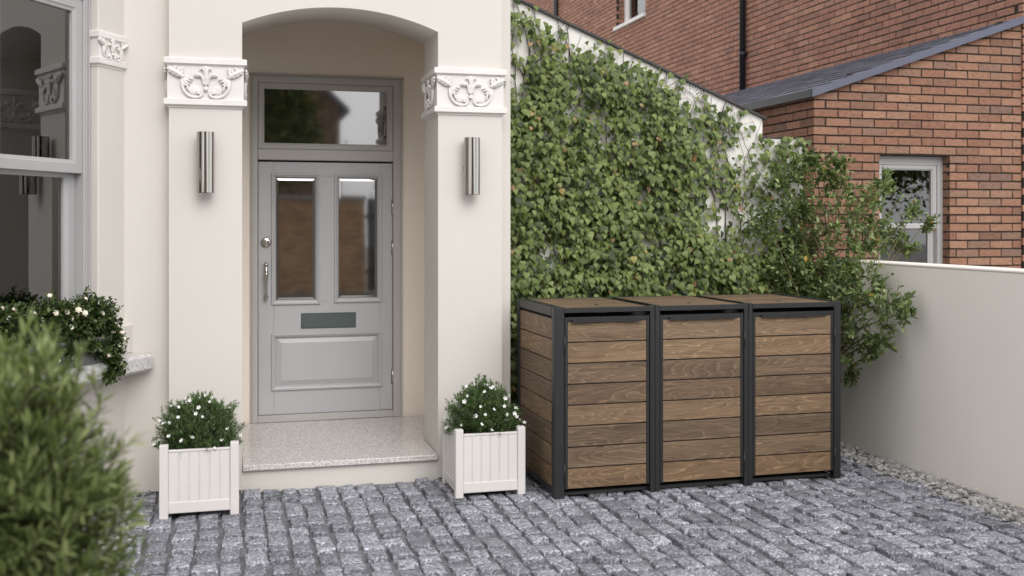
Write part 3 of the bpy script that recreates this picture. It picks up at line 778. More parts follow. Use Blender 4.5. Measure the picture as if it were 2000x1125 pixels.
for i, (a, c) in enumerate(((posts[0][1], posts[1][0]), (posts[1][1], posts[2][0]), (posts[2][1], posts[3][0]))):
    a += .003; c -= .003
    z0, z1 = .058, 1.120
    m = MB(); fw = .020
    m.box(a, a + fw, .006, .036, z0, z1, .002); m.box(c - fw, c, .006, .036, z0, z1, .002)
    m.box(a + fw, c - fw, .007, .036, z1 - .030, z1 - .0005, .002); m.box(a + fw, c - fw, .020, .036, z0, z0 + .02, .002)
    n8 = 8; hgt = (z1 - .030 - (z0 + .004)) / n8
    m.box(a + fw, c - fw, .026, .034, z0 + .004, z1 - .031)
    dr = bobj('door', m, M_black)
    m = MB(); boards(m, 8, z0 + .003, z1 - .031, (a + fw + .0005, c - fw - .0005), .0085, .008, .016); bobj('board_panel', m, M_wood, dr)
    m = MB(); hl = .74 * (c - a); hc = (a + c) / 2 + (-.01 if i == 0 else .0)
    m.box(hc - hl / 2 - .02, hc + hl / 2 + .02, -.020, .008, z1 - .022, z1 - .017, .001); m.box(hc - hl / 2 - .02, hc + hl / 2 + .02, -.020, -.017, z1 - .032, z1 - .0175, .001); bobj('handle', m, M_black, dr)
    hxx = a - .004 if i == 0 else c + .004
    for zz in (.95, .16):
        m = MB(); m.box(hxx - .007, hxx + .007, -.004, .02, zz - .055, zz + .055, .002); m.tube([(hxx, -.004, zz - .05), (hxx, -.004, zz + .05)], .004, 8); bobj('hinge', m, M_black, dr)
    # lid
    zt = Hb - .006
    la, lc = a - .006, c + .006
    m = MB(); m.box(la, lc, -.004, .012, zt - .030, zt + .002, .002); m.box(la, lc, Dp - .03, Dp, zt - .03, zt + .002, .002)
    m.box(la, la + .012, .012, Dp - .03, zt - .03, zt + .002, .001); m.box(lc - .012, lc, .012, Dp - .03, zt - .03, zt + .002, .001)
    lid = bobj('lid', m, M_black)
    m = MB(); nb = 6; bw_ = (Dp - .03 - .012 + .004) / nb
    for k in range(nb):
        ya = .0125 + k * bw_; off = (rnd.uniform(0, 40), rnd.randint(0, 9) * 3.0 - ya, rnd.uniform(0, 9))
        m.box(la + .0125, lc - .0125, ya, ya + bw_ - .004, zt - .02, zt, .001, 0, None, ((0, 1, 2), off))
    bobj('board_panel', m, M_wood, lid)
    m = MB(); m.lathe([(.012, 0), (.012, .003), (.009, .004), (.0001, .004)], ((la + lc) / 2, .20, zt), (0, 0, 1), 16); bobj('lock', m, M_black, lid)

# ================================================================== PLANTERS AND THEIR SHRUBS
def planter(x0, y0, wd, dp, label):
    t = thing('planter', label, 'planter', (x0, y0, 0), 0, 'white slatted planters flanking the doorstep')
    T = WM[t.name]; h = .425; pw = .050
    for (a, c) in ((0, 0), (wd - pw, 0), (0, dp - pw), (wd - pw, dp - pw)):
        m = MB(); m.box(a, a + pw, c, c + pw, 0, h, .004); obj('post', m.xform(T), M_white, t)
    def panel(L):                                              # tongue and groove boards, local x along the panel
        m = MB(); nb = 6; bwid = L / nb
        for k in range(nb):
            m.box(k * bwid + .0012, (k + 1) * bwid - .0012, 0, .016, .028, h - .045, .0025)
            m.box(k * bwid + bwid * .86, k * bwid + bwid * .90, -.0012, .002, .10, h - .05, .0006)
        m.box(0, L, .004, .022, .03, h - .046); m.box(0, L, -.004, .018, .030, .094, .003); m.box(0, L, -.003, .02, h - .044, h - .030, .003)
        for k in range(1, nb): m.box(k * bwid - .0006, k * bwid + .0006, -.0046, -.002, .034, .09)
        return m
    pm = panel(wd - 2 * pw); obj('panel', pm.xform(T @ Matrix.Translation((pw, .010, 0))), M_white, t)
    pm = panel(wd - 2 * pw); obj('panel', pm.xform(T @ Matrix.Translation((wd - pw, dp - .010, 0)) @ Matrix.Rotation(math.pi, 4, 'Z')), M_white, t)
    pm = panel(dp - 2 * pw); obj('panel', pm.xform(T @ Matrix.Translation((.010, dp - pw, 0)) @ Matrix.Rotation(-math.pi / 2, 4, 'Z')), M_white, t)
    pm = panel(dp - 2 * pw); obj('panel', pm.xform(T @ Matrix.Translation((wd - .010, pw, 0)) @ Matrix.Rotation(math.pi / 2, 4, 'Z')), M_white, t)
    m = MB(); m.box(.03, wd - .03, .03, dp - .03, .05, h - .06); obj('soil', m.xform(T), M_soil, t)
    return t, h
# narrow folded leaf, 1 long along y
LEAF_V = [(0, 0, 0), (-.5, .35, .12), (0, .38, 0), (.5, .35, .12), (-.42, .7, .10), (0, .72, .04), (.42, .7, .10), (0, 1, .0)]
LEAF_F = [(0, 2, 1), (0, 3, 2), (1, 2, 5, 4), (2, 3, 6, 5), (4, 5, 7), (5, 6, 7)]
def twigs(seed, centre, rad, n, tl, ll, lw, per, zmin=-.2, spread=.5, up=.5, inner=.35, bottom=None):
    """leaf placement for a twiggy dome: leaf positions, directions, sizes and an MB of the stems"""
    g_ = np.random.default_rng(seed); pos = []; dirs = []; sc = []; st_ = MB(); tips = []
    c = np.array(centre); rad = np.array(rad)
    while len(tips) < n:
        v = g_.normal(size=3); v /= np.linalg.norm(v)
        if v[2] < zmin: continue
        lump = .88 + .22 * noise.noise(Vector(v * 2.6) + Vector((seed * 3.1, 0, 0))) + .10 * noise.noise(Vector(v * 7) + Vector((0, seed, 0)))
        k = (g_.uniform(.86, 1.0) if g_.random() > inner else g_.uniform(.45, .86)) * lump
        tip = c + v * rad * k
        if bottom is not None and tip[2] < bottom: continue
        d_ = v * (1 - up) + np.array([0, 0, up]) + g_.normal(size=3) * .22; d_ /= np.linalg.norm(d_)
        L = tl * g_.uniform(.7, 1.25); bs = tip - d_ * L
        bend = g_.normal(size=3) * .06 * L
        st_.tube([bs, (bs + tip) / 2 + bend, tip], [ll * .03, ll * .025, ll * .012], 4, False)
        tips.append((tip, d_))
        ph = g_.uniform(0, 6.28); ax = np.cross(d_, [0, 0, 1.0]); ax /= max(1e-6, np.linalg.norm(ax)); bx = np.cross(d_, ax)
        for j in range(per):
            t = (j + g_.uniform(0, 1)) / per; ph += 2.4
            q = bs + d_ * L * (.15 + .85 * t) + bend * (1 - abs(2 * t - 1))
            out = ax * math.cos(ph) + bx * math.sin(ph)
            s1 = spread * (1.25 - .75 * t)
            dd = d_ * (1 - s1 * .6) + out * s1 + g_.normal(size=3) * .08
            pos.append(q); dirs.append(dd); s_ = g_.uniform(.7, 1.15) * (1 - .35 * (t > .85)); sc.append((lw * s_, ll * s_, lw * s_))
    return np.array(pos), np.array(dirs), np.array(sc), st_, tips
def flower_mesh(name, r_, mats, layers=1, petals=5, cup=.35):
    m = MB()
    for ly in range(layers):
        rr = r_ * (1 - .25 * ly); cp = cup + .45 * ly
        for k in range(petals):
            a = 2 * math.pi * (k + .5 * ly) / petals; wd = math.pi / petals * 1.05; n = len(m.v)
            for (q, da, hh) in ((.1, 0, .0), (.6, -wd * .8, .35), (.62, 0, .22), (.6, wd * .8, .35), (.98, -wd * .5, .75), (1.05, 0, .7), (.98, wd * .5, .75)):
                m.v.append(Vector((rr * q * math.cos(a + da), rr * q * math.sin(a + da), rr * cp * hh + ly * r_ * .12)))
            for f in ((0, 2, 1), (0, 3, 2), (1, 2, 5, 4), (2, 3, 6, 5)): m.face(tuple(n + i for i in f), True)
    m.ball((0, 0, r_ * .12), (r_ * .22, r_ * .22, r_ * .14), None, 8, 5, 1)
    me = bpy.data.meshes.new(name); me.from_pydata([tuple(v) for v in m.v], [], m.f)
    me.polygons.foreach_set('use_smooth', m.sm); me.polygons.foreach_set('material_index', m.mi)
    for q in mats: me.materials.append(q)
    return me
def put_flowers(parent, me, spots, sc=(.8, 1.15), seed=1):
    rr = random.Random(seed); inv = WM[parent.name].inverted()
    for (p_, d_) in spots:
        o = link(bpy.data.objects.new('flower', me)); o.parent = parent
        dv = Vector(d_).normalized(); q = dv.to_track_quat('Z', 'Y'); q = q @ Matrix.Rotation(rr.uniform(0, 6.28), 4, 'Z').to_quaternion()
        k = rr.uniform(*sc); o.matrix_basis = inv @ Matrix.LocRotScale(Vector(p_), q, Vector((k, k, k)))
FL_SMALL = flower_mesh('small_white_flower', .0115, [M_petal, M_petal], 1, 5, .9)
def shrub(seed, centre, rad, label, nfl):
    t = thing('flowering_shrub', label, 'shrub', (centre[0], centre[1], .36), 0, 'white flowered shrubs in the doorstep planters')
    pos, dirs, sc, st_, tips = twigs(seed, centre, rad, 780, .10, .027, .0056, 20, -.3, .62, .35, .35, .37)
    N_ = len(pos); gg = np.random.default_rng(seed)
    me = leaf_mesh('foliage', LEAF_V, LEAF_F, pos, frames(dirs, roll=gg.uniform(-.6, .6, N_)), sc, [M_needle, M_stem], extra=st_)
    place('foliage', me, t)
    out = [(a, b_) for a, b_ in tips if a[1] < centre[1] + .05 and np.linalg.norm((a - np.array(centre)) / np.array(rad)) > .72]
    rr = random.Random(seed); rr.shuffle(out); sp = []
    for a, b_ in out:
        if len(sp) >= nfl: break
        if all(np.linalg.norm(a - q[0]) > .032 for q in sp): sp.append((a + np.array([0, -.006, .004]), np.array([rr.uniform(-.8, .8), -.7, rr.uniform(.2, 1.2)])))
    put_flowers(t, FL_SMALL, sp, (.75, 1.25), seed)
a = on_z(310.5, 1016); b = on_z(467, 1007.5); wl = b.x - a.x
planter(a.x, a.y, wl, wl * .98, 'white slatted planter left of the doorstep, beside the bay window gravel')
shrub(21, (a.x + wl / 2 - .005, a.y + wl * .48, .43), (.285, .255, .30), 'round white flowered shrub in the planter left of the doorstep', 30)
a2 = on_z(890, 975); b2 = on_z(1025.4, 964.5); wr = b2.x - a2.x
planter(a2.x, a2.y, wr, wl * .98, 'white slatted planter right of the doorstep, touching the bin store')
shrub(22, (a2.x + wr / 2 - .005, a2.y + wl * .48, .43), (.285, .255, .30), 'round white flowered shrub in the planter right of the doorstep', 32)
PLANT_DBG = (a, wl, a2, wr)

# ================================================================== GARDEN WALL AND IVY WALL
t = thing('garden_wall', 'low smooth grey-cream garden wall on the right, with gravel at its foot', 'wall', (4.557, 5, 0))
m = MB(); m.box(4.557, 4.757, 1.0, 7.40, -.06, 1.398, .006); obj('wall', m, M_gwall, t)
m = MB(); m.box(4.553, 4.761, .99, 7.40, 1.3985, 1.418, .006); obj('coping', m, M_gwall, t)
YI = 7.42
t = thing('boundary_wall', 'off-white wall with a sloping top, covered in ivy behind the bin store', 'wall', (3.2, YI, 0))
c0 = on_y(998, -4, YI); c1 = on_y(1489, 232, YI); c2 = on_y(1568, 272, YI)
cs = [(XHR + .002, c0.z + (c0.x - XHR) * (c0.z - c1.z) / (c1.x - c0.x) * 1.0), (c1.x, c1.z)]
m = MB()
m.prism([(XHR + .002, -.05), (4.553, -.05), (4.553, 1.38), (c2.x, 1.38), (c2.x, c2.z), (c1.x, c2.z), (c1.x, c1.z), cs[0]], YI, YI + .22)
obj('wall', m, M_ivywall, t)
m = MB(); dx = c1.x - cs[0][0]; dz = c1.z - cs[0][1]; L = math.hypot(dx, dz); ux, uz = dx / L, dz / L
nseg = 9
for i in range(nseg):
    s0, s1 = L * i / nseg, L * (i + 1) / nseg + (.02 if i == nseg - 1 else -.003)
    A_ = Vector((cs[0][0] + ux * s0, 0, cs[0][1] + uz * s0)); B_ = Vector((cs[0][0] + ux * s1, 0, cs[0][1] + uz * s1)); nn = Vector((-uz, 0, ux))
    lo, hi = .001, .016 + .003 * (i % 2)
    q = [A_ + nn * lo, B_ + nn * lo, B_ + nn * hi, A_ + nn * hi]
    m.hexa([(q[0].x, YI - .03, q[0].z), (q[1].x, YI - .03, q[1].z), (q[1].x, YI + .25, q[1].z), (q[0].x, YI + .25, q[0].z), (q[3].x, YI - .03, q[3].z), (q[2].x, YI - .03, q[2].z), (q[2].x, YI + .25, q[2].z), (q[3].x, YI + .25, q[3].z)])
m.box(c1.x + .001, c2.x + .01, YI - .012, YI + .23, c2.z + .001, c2.z + .012, .003)
obj('coping', m, M_lead, t)

# --- the ivy
DENS = [
    "430000000000000", "663000000000000", "585554000000000", "485788640000000", "696898863000000",
    "886767676552000", "998979897642476", "999989998633776", "999999999656545", "989999998565344",
    "999899999343334", "968999899566799", "978999899979999", "999999999999999", "999999999999999"]
def ivy_density(X, Z):
    x, y = px((X, YI, Z)); i = (x - 1000) / 40; j = y / 40
    if i < -.6: return 0.9 if y > 120 else .5
    j = max(j, 0); i = max(i, 0)
    if j > 14: return 1.0
    i0, j0 = min(int(i), 14), min(int(j), 14); i1, j1 = min(i0 + 1, 14), min(j0 + 1, 14); fi, fj = i - int(i), j - int(j)
    g_ = lambda a_, b_: int(DENS[b_][a_]) / 9
    i_c = (i - .5); j_c = (j - .5); i0, j0 = max(0, min(int(math.floor(i_c)), 14)), max(0, min(int(math.floor(j_c)), 14)); i1, j1 = min(i0 + 1, 14), min(j0 + 1, 14)
    fi, fj = min(max(i_c - i0, 0), 1), min(max(j_c - j0, 0), 1)
    return (g_(i0, j0) * (1 - fi) + g_(i1, j0) * fi) * (1 - fj) + (g_(i0, j1) * (1 - fi) + g_(i1, j1) * fi) * fj
def wall_top(X):
    if X > c2.x: return 1.39
    if X > c1.x: return c2.z
    return cs[0][1] + (X - cs[0][0]) * dz / dx
ivy = thing('ivy', 'dense heart leaved ivy climbing the off-white wall behind the bin store', 'climbing plant', (3.0, YI - .05, 0))
gi = np.random.default_rng(3); pos = []; dirs = []; ups = []; scs = []
def add_leaf(X, Z, off, size=None, side=0.0):
    down = np.array([gi.normal(0, .30) + side, -gi.uniform(.15, .7), -1.0]); pos.append((X, YI - off, Z)); dirs.append(down)
    ups.append(np.array([gi.normal(0, .42), -1.0, gi.normal(.40, .34)])); s_ = size or (gi.uniform(.028, .047) if gi.random() < .8 else gi.uniform(.045, .062)); scs.append((s_, s_, s_))
tries = 0
while len(pos) < 16500 and tries < 56000:
    tries += 1
    X = gi.uniform(XHR + .02, 4.50); Z = gi.uniform(.05, 3.4)
    if Z > wall_top(X) + .01: continue
    dn = ivy_density(X, Z); cl = noise.noise(Vector((X * 5, Z * 5, 2.2))) * .5 + noise.noise(Vector((X * 13, Z * 13, 5))) * .35
    dn2 = (dn ** 3.3 * (1 + cl * 2.4) if dn < .97 else .74 + 1.0 * cl)
    if dn < .12: continue
    if gi.random() < dn2: add_leaf(X, Z, gi.uniform(.01, .035 + .14 * dn ** 2 * (1 + 1.2 * cl)))
stems = MB(); berries = []
rs = random.Random(14)
def grow(X, Z, ang, n, r0, free):
    P_ = []; off = .012
    for i in range(n):
        P_.append((X, YI - off - .012 * abs(noise.noise(Vector((X * 4, Z * 4, 0)))), Z))
        ang += rs.gauss(0, .16) + (math.pi / 2 - ang) * .03
        X += math.cos(ang) * .05; Z += math.sin(ang) * .05
        if Z > wall_top(X) + .02 or X > 4.48 or X < XHR + .02: break
        dn = ivy_density(X, Z)
        if dn < .06: break
        if dn < .72:
            if gi.random() < .10 + .42 * dn: add_leaf(X + gi.normal(0, .025), Z + gi.normal(0, .02), gi.uniform(.02, .07), gi.uniform(.026, .054), gi.normal(0, .5))
            if rs.random() < .10:
                for _ in range(rs.randint(3, 7)): berries.append((X + rs.gauss(0, .016), YI - .04 - rs.uniform(0, .03), Z + rs.gauss(.02, .016)))
            if rs.random() < .10 and free > 0: grow(X, Z, ang + rs.choice((-1, 1)) * rs.uniform(.5, 1.1), rs.randint(5, 12), r0 * .65, free - 1)
    if len(P_) > 2: stems.tube(P_, [r0 * (1 - .6 * i / len(P_)) for i in range(len(P_))], 5)
for _ in range(85):
    X = rs.uniform(XHR + .05, 4.4); top = wall_top(X); grow(X, rs.uniform(.8, max(.9, top - .25)), rs.uniform(.7, 2.2), rs.randint(10, 30), rs.uniform(.0028, .0055), 2)
IV = [(0, 0, 0), (-.17, -.10, .03), (-.45, .03, .02), (-.52, .26, -.02), (-.27, .64, .01), (0, 1.06, -.16), (.27, .64, .01), (.52, .26, -.02), (.45, .03, .02), (.17, -.10, .03), (0, .32, .09), (0, .66, .05)]
IVF = [(0, 1, 2, 10), (10, 2, 3), (10, 3, 4, 11), (11, 4, 5), (0, 10, 8, 9), (10, 7, 8), (10, 11, 6, 7), (11, 5, 6)]
me = leaf_mesh('foliage', IV, IVF, np.array(pos), frames(np.array(dirs), np.array(ups)), np.array(scs), [M_ivy])
place('foliage', me, ivy)
obj('stems', stems, M_stem, ivy, recalc=False)
bb = MB(); bb.ball((0, 0, 0), .0044, None, 8, 6); bme = None
for q in berries[:95]:
    if bme is None:
        bme = bpy.data.meshes.new('berry'); bme.from_pydata([tuple(v) for v in bb.v], [], bb.f); bme.polygons.foreach_set('use_smooth', bb.sm); bme.materials.append(M_berry)
    o = link(bpy.data.objects.new('berry', bme)); o.parent = ivy; o.matrix_basis = WM[ivy.name].inverted() @ Matrix.Translation(Vector(q))
N_IVY = len(pos)

# ================================================================== SHRUB BEHIND THE BIN STORE
tree = thing('shrub', 'tall leafy shrub growing in the corner between the bin store and the garden wall', 'shrub', (4.30, 7.12, 0))
CL = [(1500, 430, 40), (1535, 520, 48), (1560, 395, 36), (1612, 340, 30), (1640, 305, 16), (1636, 420, 52), (1600, 520, 62), (1680, 470, 58), (1702, 385, 38), (1728, 350, 24), (1735, 450, 36), (1785, 410, 15),
      (1812, 430, 14), (1690, 550, 64), (1752, 520, 32), (1640, 600, 55), (1705, 620, 52), (1745, 590, 34), (1766, 610, 16), (1668, 680, 40), (1600, 575, 44), (1545, 560, 40), (1725, 650, 26), (1570, 460, 40), (1520, 350, 22), (1660, 730, 16), (1700, 680, 20), (1585, 310, 16), (1650, 350, 34), (1560, 330, 24), (1770, 470, 30)]
SHOOTS = [(1600, 292), (1642, 284), (1622, 300), (1735, 335), (1708, 352), (1798, 392), (1575, 345), (1662, 330), (1760, 380), (1690, 372), (1545, 372), (1780, 575), (1776, 610)]
base = Vector((4.36, 7.10, -.02)); fork = Vector((4.40, 7.10, .62))
tk = MB(); tk.tube([base, Vector((4.365, 7.10, .2)), Vector((4.37, 7.11, .42)), fork], [.017, .015, .014, .012], 8)
tk.tube([Vector((4.365, 7.10, .30)), Vector((4.43, 7.08, .52)), Vector((4.50, 7.05, .8))], [.009, .008, .006], 6)
gs = np.random.default_rng(8); pos = []; dirs = []; scs = []; tw_ = MB()
for (cx, cy, r_) in CL:
    Y = 7.12 + gs.uniform(-.09, .12)
    if cx < 1600: Y = 7.22
    if cx > 1735: Y = 7.02
    C = on_y(cx, cy, Y); rr = r_ * Y / F * 1.28
    if cx > 1645 and cy > 525: C = on_x(cx, cy, 4.36); rr = r_ * C.y / F * 1.3
    elif C.x > 4.50 and C.z < 1.4: C.x = min(C.x, 4.50)
    mid = (fork + C) / 2 + Vector((gs.normal(0, .05), gs.normal(0, .03), .06))
    a_, b_ = spline([fork, mid, C], [.009, .006, .003], 5); tw_.tube(a_, b_, 5)
    for k in range(int((8 + r_ * .86) * (.42 if cy > 560 and cx > 1640 else .6 if cx > 1690 else (.55 if 1585 < cx < 1665 and cy < 470 else .85)))):
        v = gs.normal(size=3); v /= np.linalg.norm(v); v[1] *= .75
        tip = np.array(C) + v * rr * gs.uniform(.45, 1.35)
        if tip[2] < 1.45 and tip[0] > 4.52: tip[0] = 4.52 - gs.uniform(0, .08)
        if tip[1] > 7.38: tip[1] = 7.38
        if tip[2] < 1.22 and tip[0] < 3.96: continue
        st0 = np.array(C) * .55 + tip * .45 + np.array([0, 0, -.06])
        ctl = (st0 + tip) / 2 + np.array([0, 0, .02])
        tw_.tube([st0, ctl, tip], [.0026, .002, .001], 4, False)
        nl = gs.integers(7, 12)
        for j in range(nl):
            t = (j + gs.random()) / nl; q = st0 * (1 - t) ** 2 + 2 * ctl * t * (1 - t) + tip * t * t
            dd = (tip - st0); dd /= max(1e-6, np.linalg.norm(dd)); dd = dd * .5 + gs.normal(size=3) * .7 + np.array([0, -.15, -.25]); q = q + gs.normal(size=3) * .010
            pos.append(q); dirs.append(dd); s_ = gs.uniform(.032, .055); scs.append((s_ * .50, s_, s_ * .5))
OV = [(0, 0, 0), (-.42, .22, .10), (0, .25, 0), (.42, .22, .10), (-.5, .52, .12), (0, .55, .03), (.5, .52, .12), (-.30, .82, .05), (0, .84, 0), (.30, .82, .05), (0, 1.02, -.08)]
OVF = [(0, 2, 1), (0, 3, 2), (1, 2, 5, 4), (2, 3, 6, 5), (4, 5, 8, 7), (5, 6, 9, 8), (7, 8, 10), (8, 9, 10)]
for (cx, cy) in SHOOTS:                                        # long wispy shoots above and beside the crown
    Y = 7.12 + gs.uniform(-.08, .08); tip = on_y(cx, cy, Y)
    if cx > 1765 and cy > 500: tip = on_x(cx, cy, 4.45); Y = tip.y
    bs = tip.lerp(Vector((4.40, Y, 1.25)), .55) + Vector((gs.normal(0, .03), 0, -.12)); ctl = (bs + tip) / 2 + Vector((gs.normal(0, .02), 0, .06))
    tw_.tube([bs, ctl, tip], [.003, .0022, .001], 4, False)
    for j in range(34):
        t = gs.random(); q = np.array(bs) * (1 - t) ** 2 + 2 * np.array(ctl) * t * (1 - t) + np.array(tip) * t * t
        dd = np.array((tip - bs).normalized()) * .6 + gs.normal(size=3) * .6 + np.array([0, -.15, -.1]); pos.append(q + gs.normal(size=3) * .008); dirs.append(dd); s_ = gs.uniform(.026, .046); scs.append((s_ * .5, s_, s_ * .5))
me = leaf_mesh('crown', OV, OVF, np.array(pos), frames(np.array(dirs), roll=gs.uniform(-1.0, 1.0, len(pos))), np.array(scs), [M_shrub, M_bark], extra=tw_)
place('crown', me, tree); obj('trunk', tk, M_bark, tree, recalc=False)

# ================================================================== WINDOW BOX ON THE BAY SILL
wb = thing('window_box', 'grey window trough on the granite sill of the bay window', 'window box', tuple(BM @ Vector((-.9, -.11, .8835))))
m = MB(); x0, x1, ya, yb, z0, z1 = -1.75, -.36, -.172, -.048, .885, 1.035
tp = .012
m.hexa([(x0 + tp, ya + tp, z0), (x1 - tp, ya + tp, z0), (x1 - tp, yb - tp, z0), (x0 + tp, yb - tp, z0), (x0, ya, z1), (x1, ya, z1), (x1, yb, z1), (x0, yb, z1)])
m.box(x0 - .006, x1 + .006, ya - .006, ya + .004, z1 - .022, z1 + .003, .003); m.box(x1 - .004, x1 + .006, ya + .0045, yb, z1 - .022, z1 + .003, .003)
obj('trough', bay(m), M_trough, wb)
m = MB(); m.box(x0 + .01, x1 - .01, ya + .006, yb - .004, z1 - .01, z1 + .006); obj('soil', bay(m), M_soil, wb)
roses = thing('rose_bush', 'trailing rose bush with small cream blooms in the grey window trough', 'rose bush', tuple(BM @ Vector((-.8, -.11, 1.03))))
gr = np.random.default_rng(31); pos = []; dirs = []; scs = []; ups = []; rst = MB(); spots = []
blobs = [(-1.65 + .10 * i, -.12 + .015 * math.sin(i * 2.1), 1.155 + .025 * math.sin(i * 1.7), .105 + .012 * math.sin(i * 3.3)) for i in range(13)]
blobs += [(-.40, -.13, 1.12, .09), (-.33, -.14, 1.06, .075), (-.35, -.17, .98, .07), (-.38, -.19, .91, .06), (-.36, -.195, .85, .05), (-.42, -.2, .80, .035), (-.48, -.19, .97, .05), (-.60, -.185, 1.01, .055), (-.75, -.19, 1.0, .05), (-.55, -.10, 1.18, .07), (-.68, -.10, 1.19, .07), (-.90, -.19, 1.0, .05), (-.30, -.1, 1.16, .05), (-.45, -.08, 1.17, .06), (-1.15, -.18, .98, .06)]
for (bx_, by_, bz_, br_) in blobs:
    C = BM @ Vector((bx_, by_, bz_))
    for k in range(int(66 * (br_ / .08) ** 1.5) + 10):
        v = gr.normal(size=3); v /= np.linalg.norm(v); tip = np.array(C) + v * br_ * gr.uniform(.55, 1.18)
        lc_ = BM.inverted() @ Vector(tip)
        if lc_.y > .045: continue
        rst.tube([np.array(C) * .6 + tip * .4, tip], [.0016, .001], 4, False)
        for j in range(7):
            off = gr.normal(size=3) * .014; pos.append(tip + off - v * .01); dirs.append(v * .6 + gr.normal(size=3) * .7 + np.array([0, 0, -.1])); s_ = gr.uniform(.018, .034); scs.append((s_ * .55, s_, s_ * .5))
        if gr.random() < .34 and v.dot(np.array(BM.to_3x3() @ Vector((.3, -1, .3)))) > .35: spots.append((tip + v * .012, v + np.array([.2, -.6, .2])))
me = leaf_mesh('foliage', OV, OVF, np.array(pos), frames(np.array(dirs), roll=gr.uniform(-.9, .9, len(pos))), np.array(scs), [M_rose, M_stem], extra=rst)
place('foliage', me, roses)
sp = []; random.Random(6).shuffle(spots)
for q in spots:
    if len(sp) < 56 and all(np.linalg.norm(q[0] - r_[0]) > .036 for r_ in sp): sp.append(q)
FL_ROSE = flower_mesh('cream_rose', .0175, [M_cream_petal, M_cream_petal], 3, 6, .5)
put_flowers(roses, FL_ROSE, sp, (.65, 1.1), 4)

# ================================================================== FOREGROUND BUSH
bc = CAM + ray(36, 1030) * 2.35
bush = thing('foreground_bush', 'large out-of-focus green bush with narrow leaves at the near left', 'bush', (bc.x, bc.y, -.06))
pos, dirs, sc, st_, tips = twigs(41, (bc.x, bc.y, bc.z), (.285, .26, .49), 640, .19, .056, .0096, 21, -.75, .64, .36, .42)
p2, d2, s2, st2, t2 = twigs(42, (bc.x + .02, bc.y - .02, bc.z - .55), (.36, .34, .5), 320, .22, .052, .0095, 22, -.5, .55, .35, .45)
n0 = len(st_.v); st_.v += st2.v
for f in st2.f: st_.face(tuple(i + n0 for i in f), True)
pos = np.concatenate([pos, p2]); dirs = np.concatenate([dirs, d2]); sc = np.concatenate([sc, s2])
me = leaf_mesh('foliage', LEAF_V, LEAF_F, pos, frames(dirs, roll=np.random.default_rng(5).uniform(-.6, .6, len(pos))), sc, [M_bush, M_stem], extra=st_)
place('foliage', me, bush)
m = MB()
for k in range(7):
    an = k * .9; tpnt = Vector((bc.x + .12 * math.cos(an), bc.y + .12 * math.sin(an), bc.z + .1)); m.tube([(bc.x + .02 * math.cos(an), bc.y + .02 * math.sin(an), -.06), (bc.x + .05 * math.cos(an), bc.y + .05 * math.sin(an), .5), tpnt], [.016, .012, .006], 7)
obj('stems', m, M_stem, bush, recalc=False)

# ================================================================== BRICK EXTENSION (lean-to) AND TALL BRICK HOUSE
Y1 = 7.95; XE = 4.77; XB2 = 6.86
def bricks(mb, M, L, z0, z1, phase0, topf=None, opening=None, first=None, depth=.10, jit=.0022, rr=None, zstart=0.0, skip=None):
    """running bond; local x along the wall, y into it; phase0: 1 = even courses start with a header's width left out"""
    rr = rr or rnd; c0_ = int(round((z0 - zstart) / .075)); c1_ = int(math.ceil((z1 - zstart) / .075))
    for c_ in range(c0_, c1_):
        za = zstart + c_ * .075 + .006; zb = za + .0605
        odd = (c_ + phase0) % 2; x_ = .1175 if odd else 0.0
        if first is None and odd: x_ = -.1175
        while x_ < L:
            xa, xb = x_, min(x_ + .2235, L)
            x_ += .235
            segs = [(max(xa, 0 if first is None else xa), xb)]
            if opening and zb > opening[2] + .002 and za < opening[3] - .002:
                seg2 = []
                for (p_, q_) in segs:
                    if q_ <= opening[0] or p_ >= opening[1]: seg2.append((p_, q_))
                    else:
                        if p_ < opening[0]: seg2.append((p_, opening[0]))
                        if q_ > opening[1]: seg2.append((opening[1], q_))
                segs = seg2
            for (p_, q_) in segs:
                if q_ - p_ < .02: continue
                ta, tb = zb, zb
                if topf:
                    ta, tb = min(zb, topf(p_)), min(zb, topf(q_))
                    if ta < za + .006 and tb < za + .006: continue
                    ta = max(ta, za + .003); tb = max(tb, za + .003)
                j = lambda: rr.uniform(-jit, jit)
                dy = rr.uniform(-.002, .002)
                pts = [(p_ + j(), dy + j() * .5, za + j()), (q_ + j(), dy + j() * .5, za + j()), (q_, depth, za), (p_, depth, za), (p_ + j(), dy + j() * .5, ta + j()), (q_ + j(), dy + j() * .5, tb + j()), (q_, depth, tb), (p_, depth, ta)]
                n = len(mb.v); mb.v += [M @ Vector(v) for v in pts]
                for f in ((0, 1, 5, 4), (4, 5, 6, 7), (3, 2, 1, 0), (1, 2, 6, 5), (3, 0, 4, 7)): mb.face(tuple(n + i for i in f), False, 0)
ext = thing('brick_extension', 'red brick lean-to with a slate roof and a grey sash window beyond the garden wall', 'brick building', (5.6, Y1, 0))
slope = (3.559 - 2.845) / (XB2 - XE)
def ztop(xl): return 2.800 + slope * xl
LF = XB2 - XE
wx0, wx1, wz0, wz1 = 5.404 - XE, 6.11 - XE, 1.05, 2.291
ZB = 2.291 + .009 - .075 * 40                                # courses line up with the window head
bk = MB()
Mf = Matrix.Translation((XE, Y1, 0)); Ml = Matrix.Translation((XE, Y1, 0)) @ Matrix.Rotation(math.pi / 2, 4, 'Z') @ Matrix.Diagonal((1, -1, 1, 1))
bricks(bk, Mf, LF - .004, .3, 3.8, 0, ztop, (wx0, wx1, wz0, wz1), 1, zstart=ZB)
bricks(bk, Ml, 6.0, .6, 2.9, 1, lambda q: 2.805, None, 1, zstart=ZB)
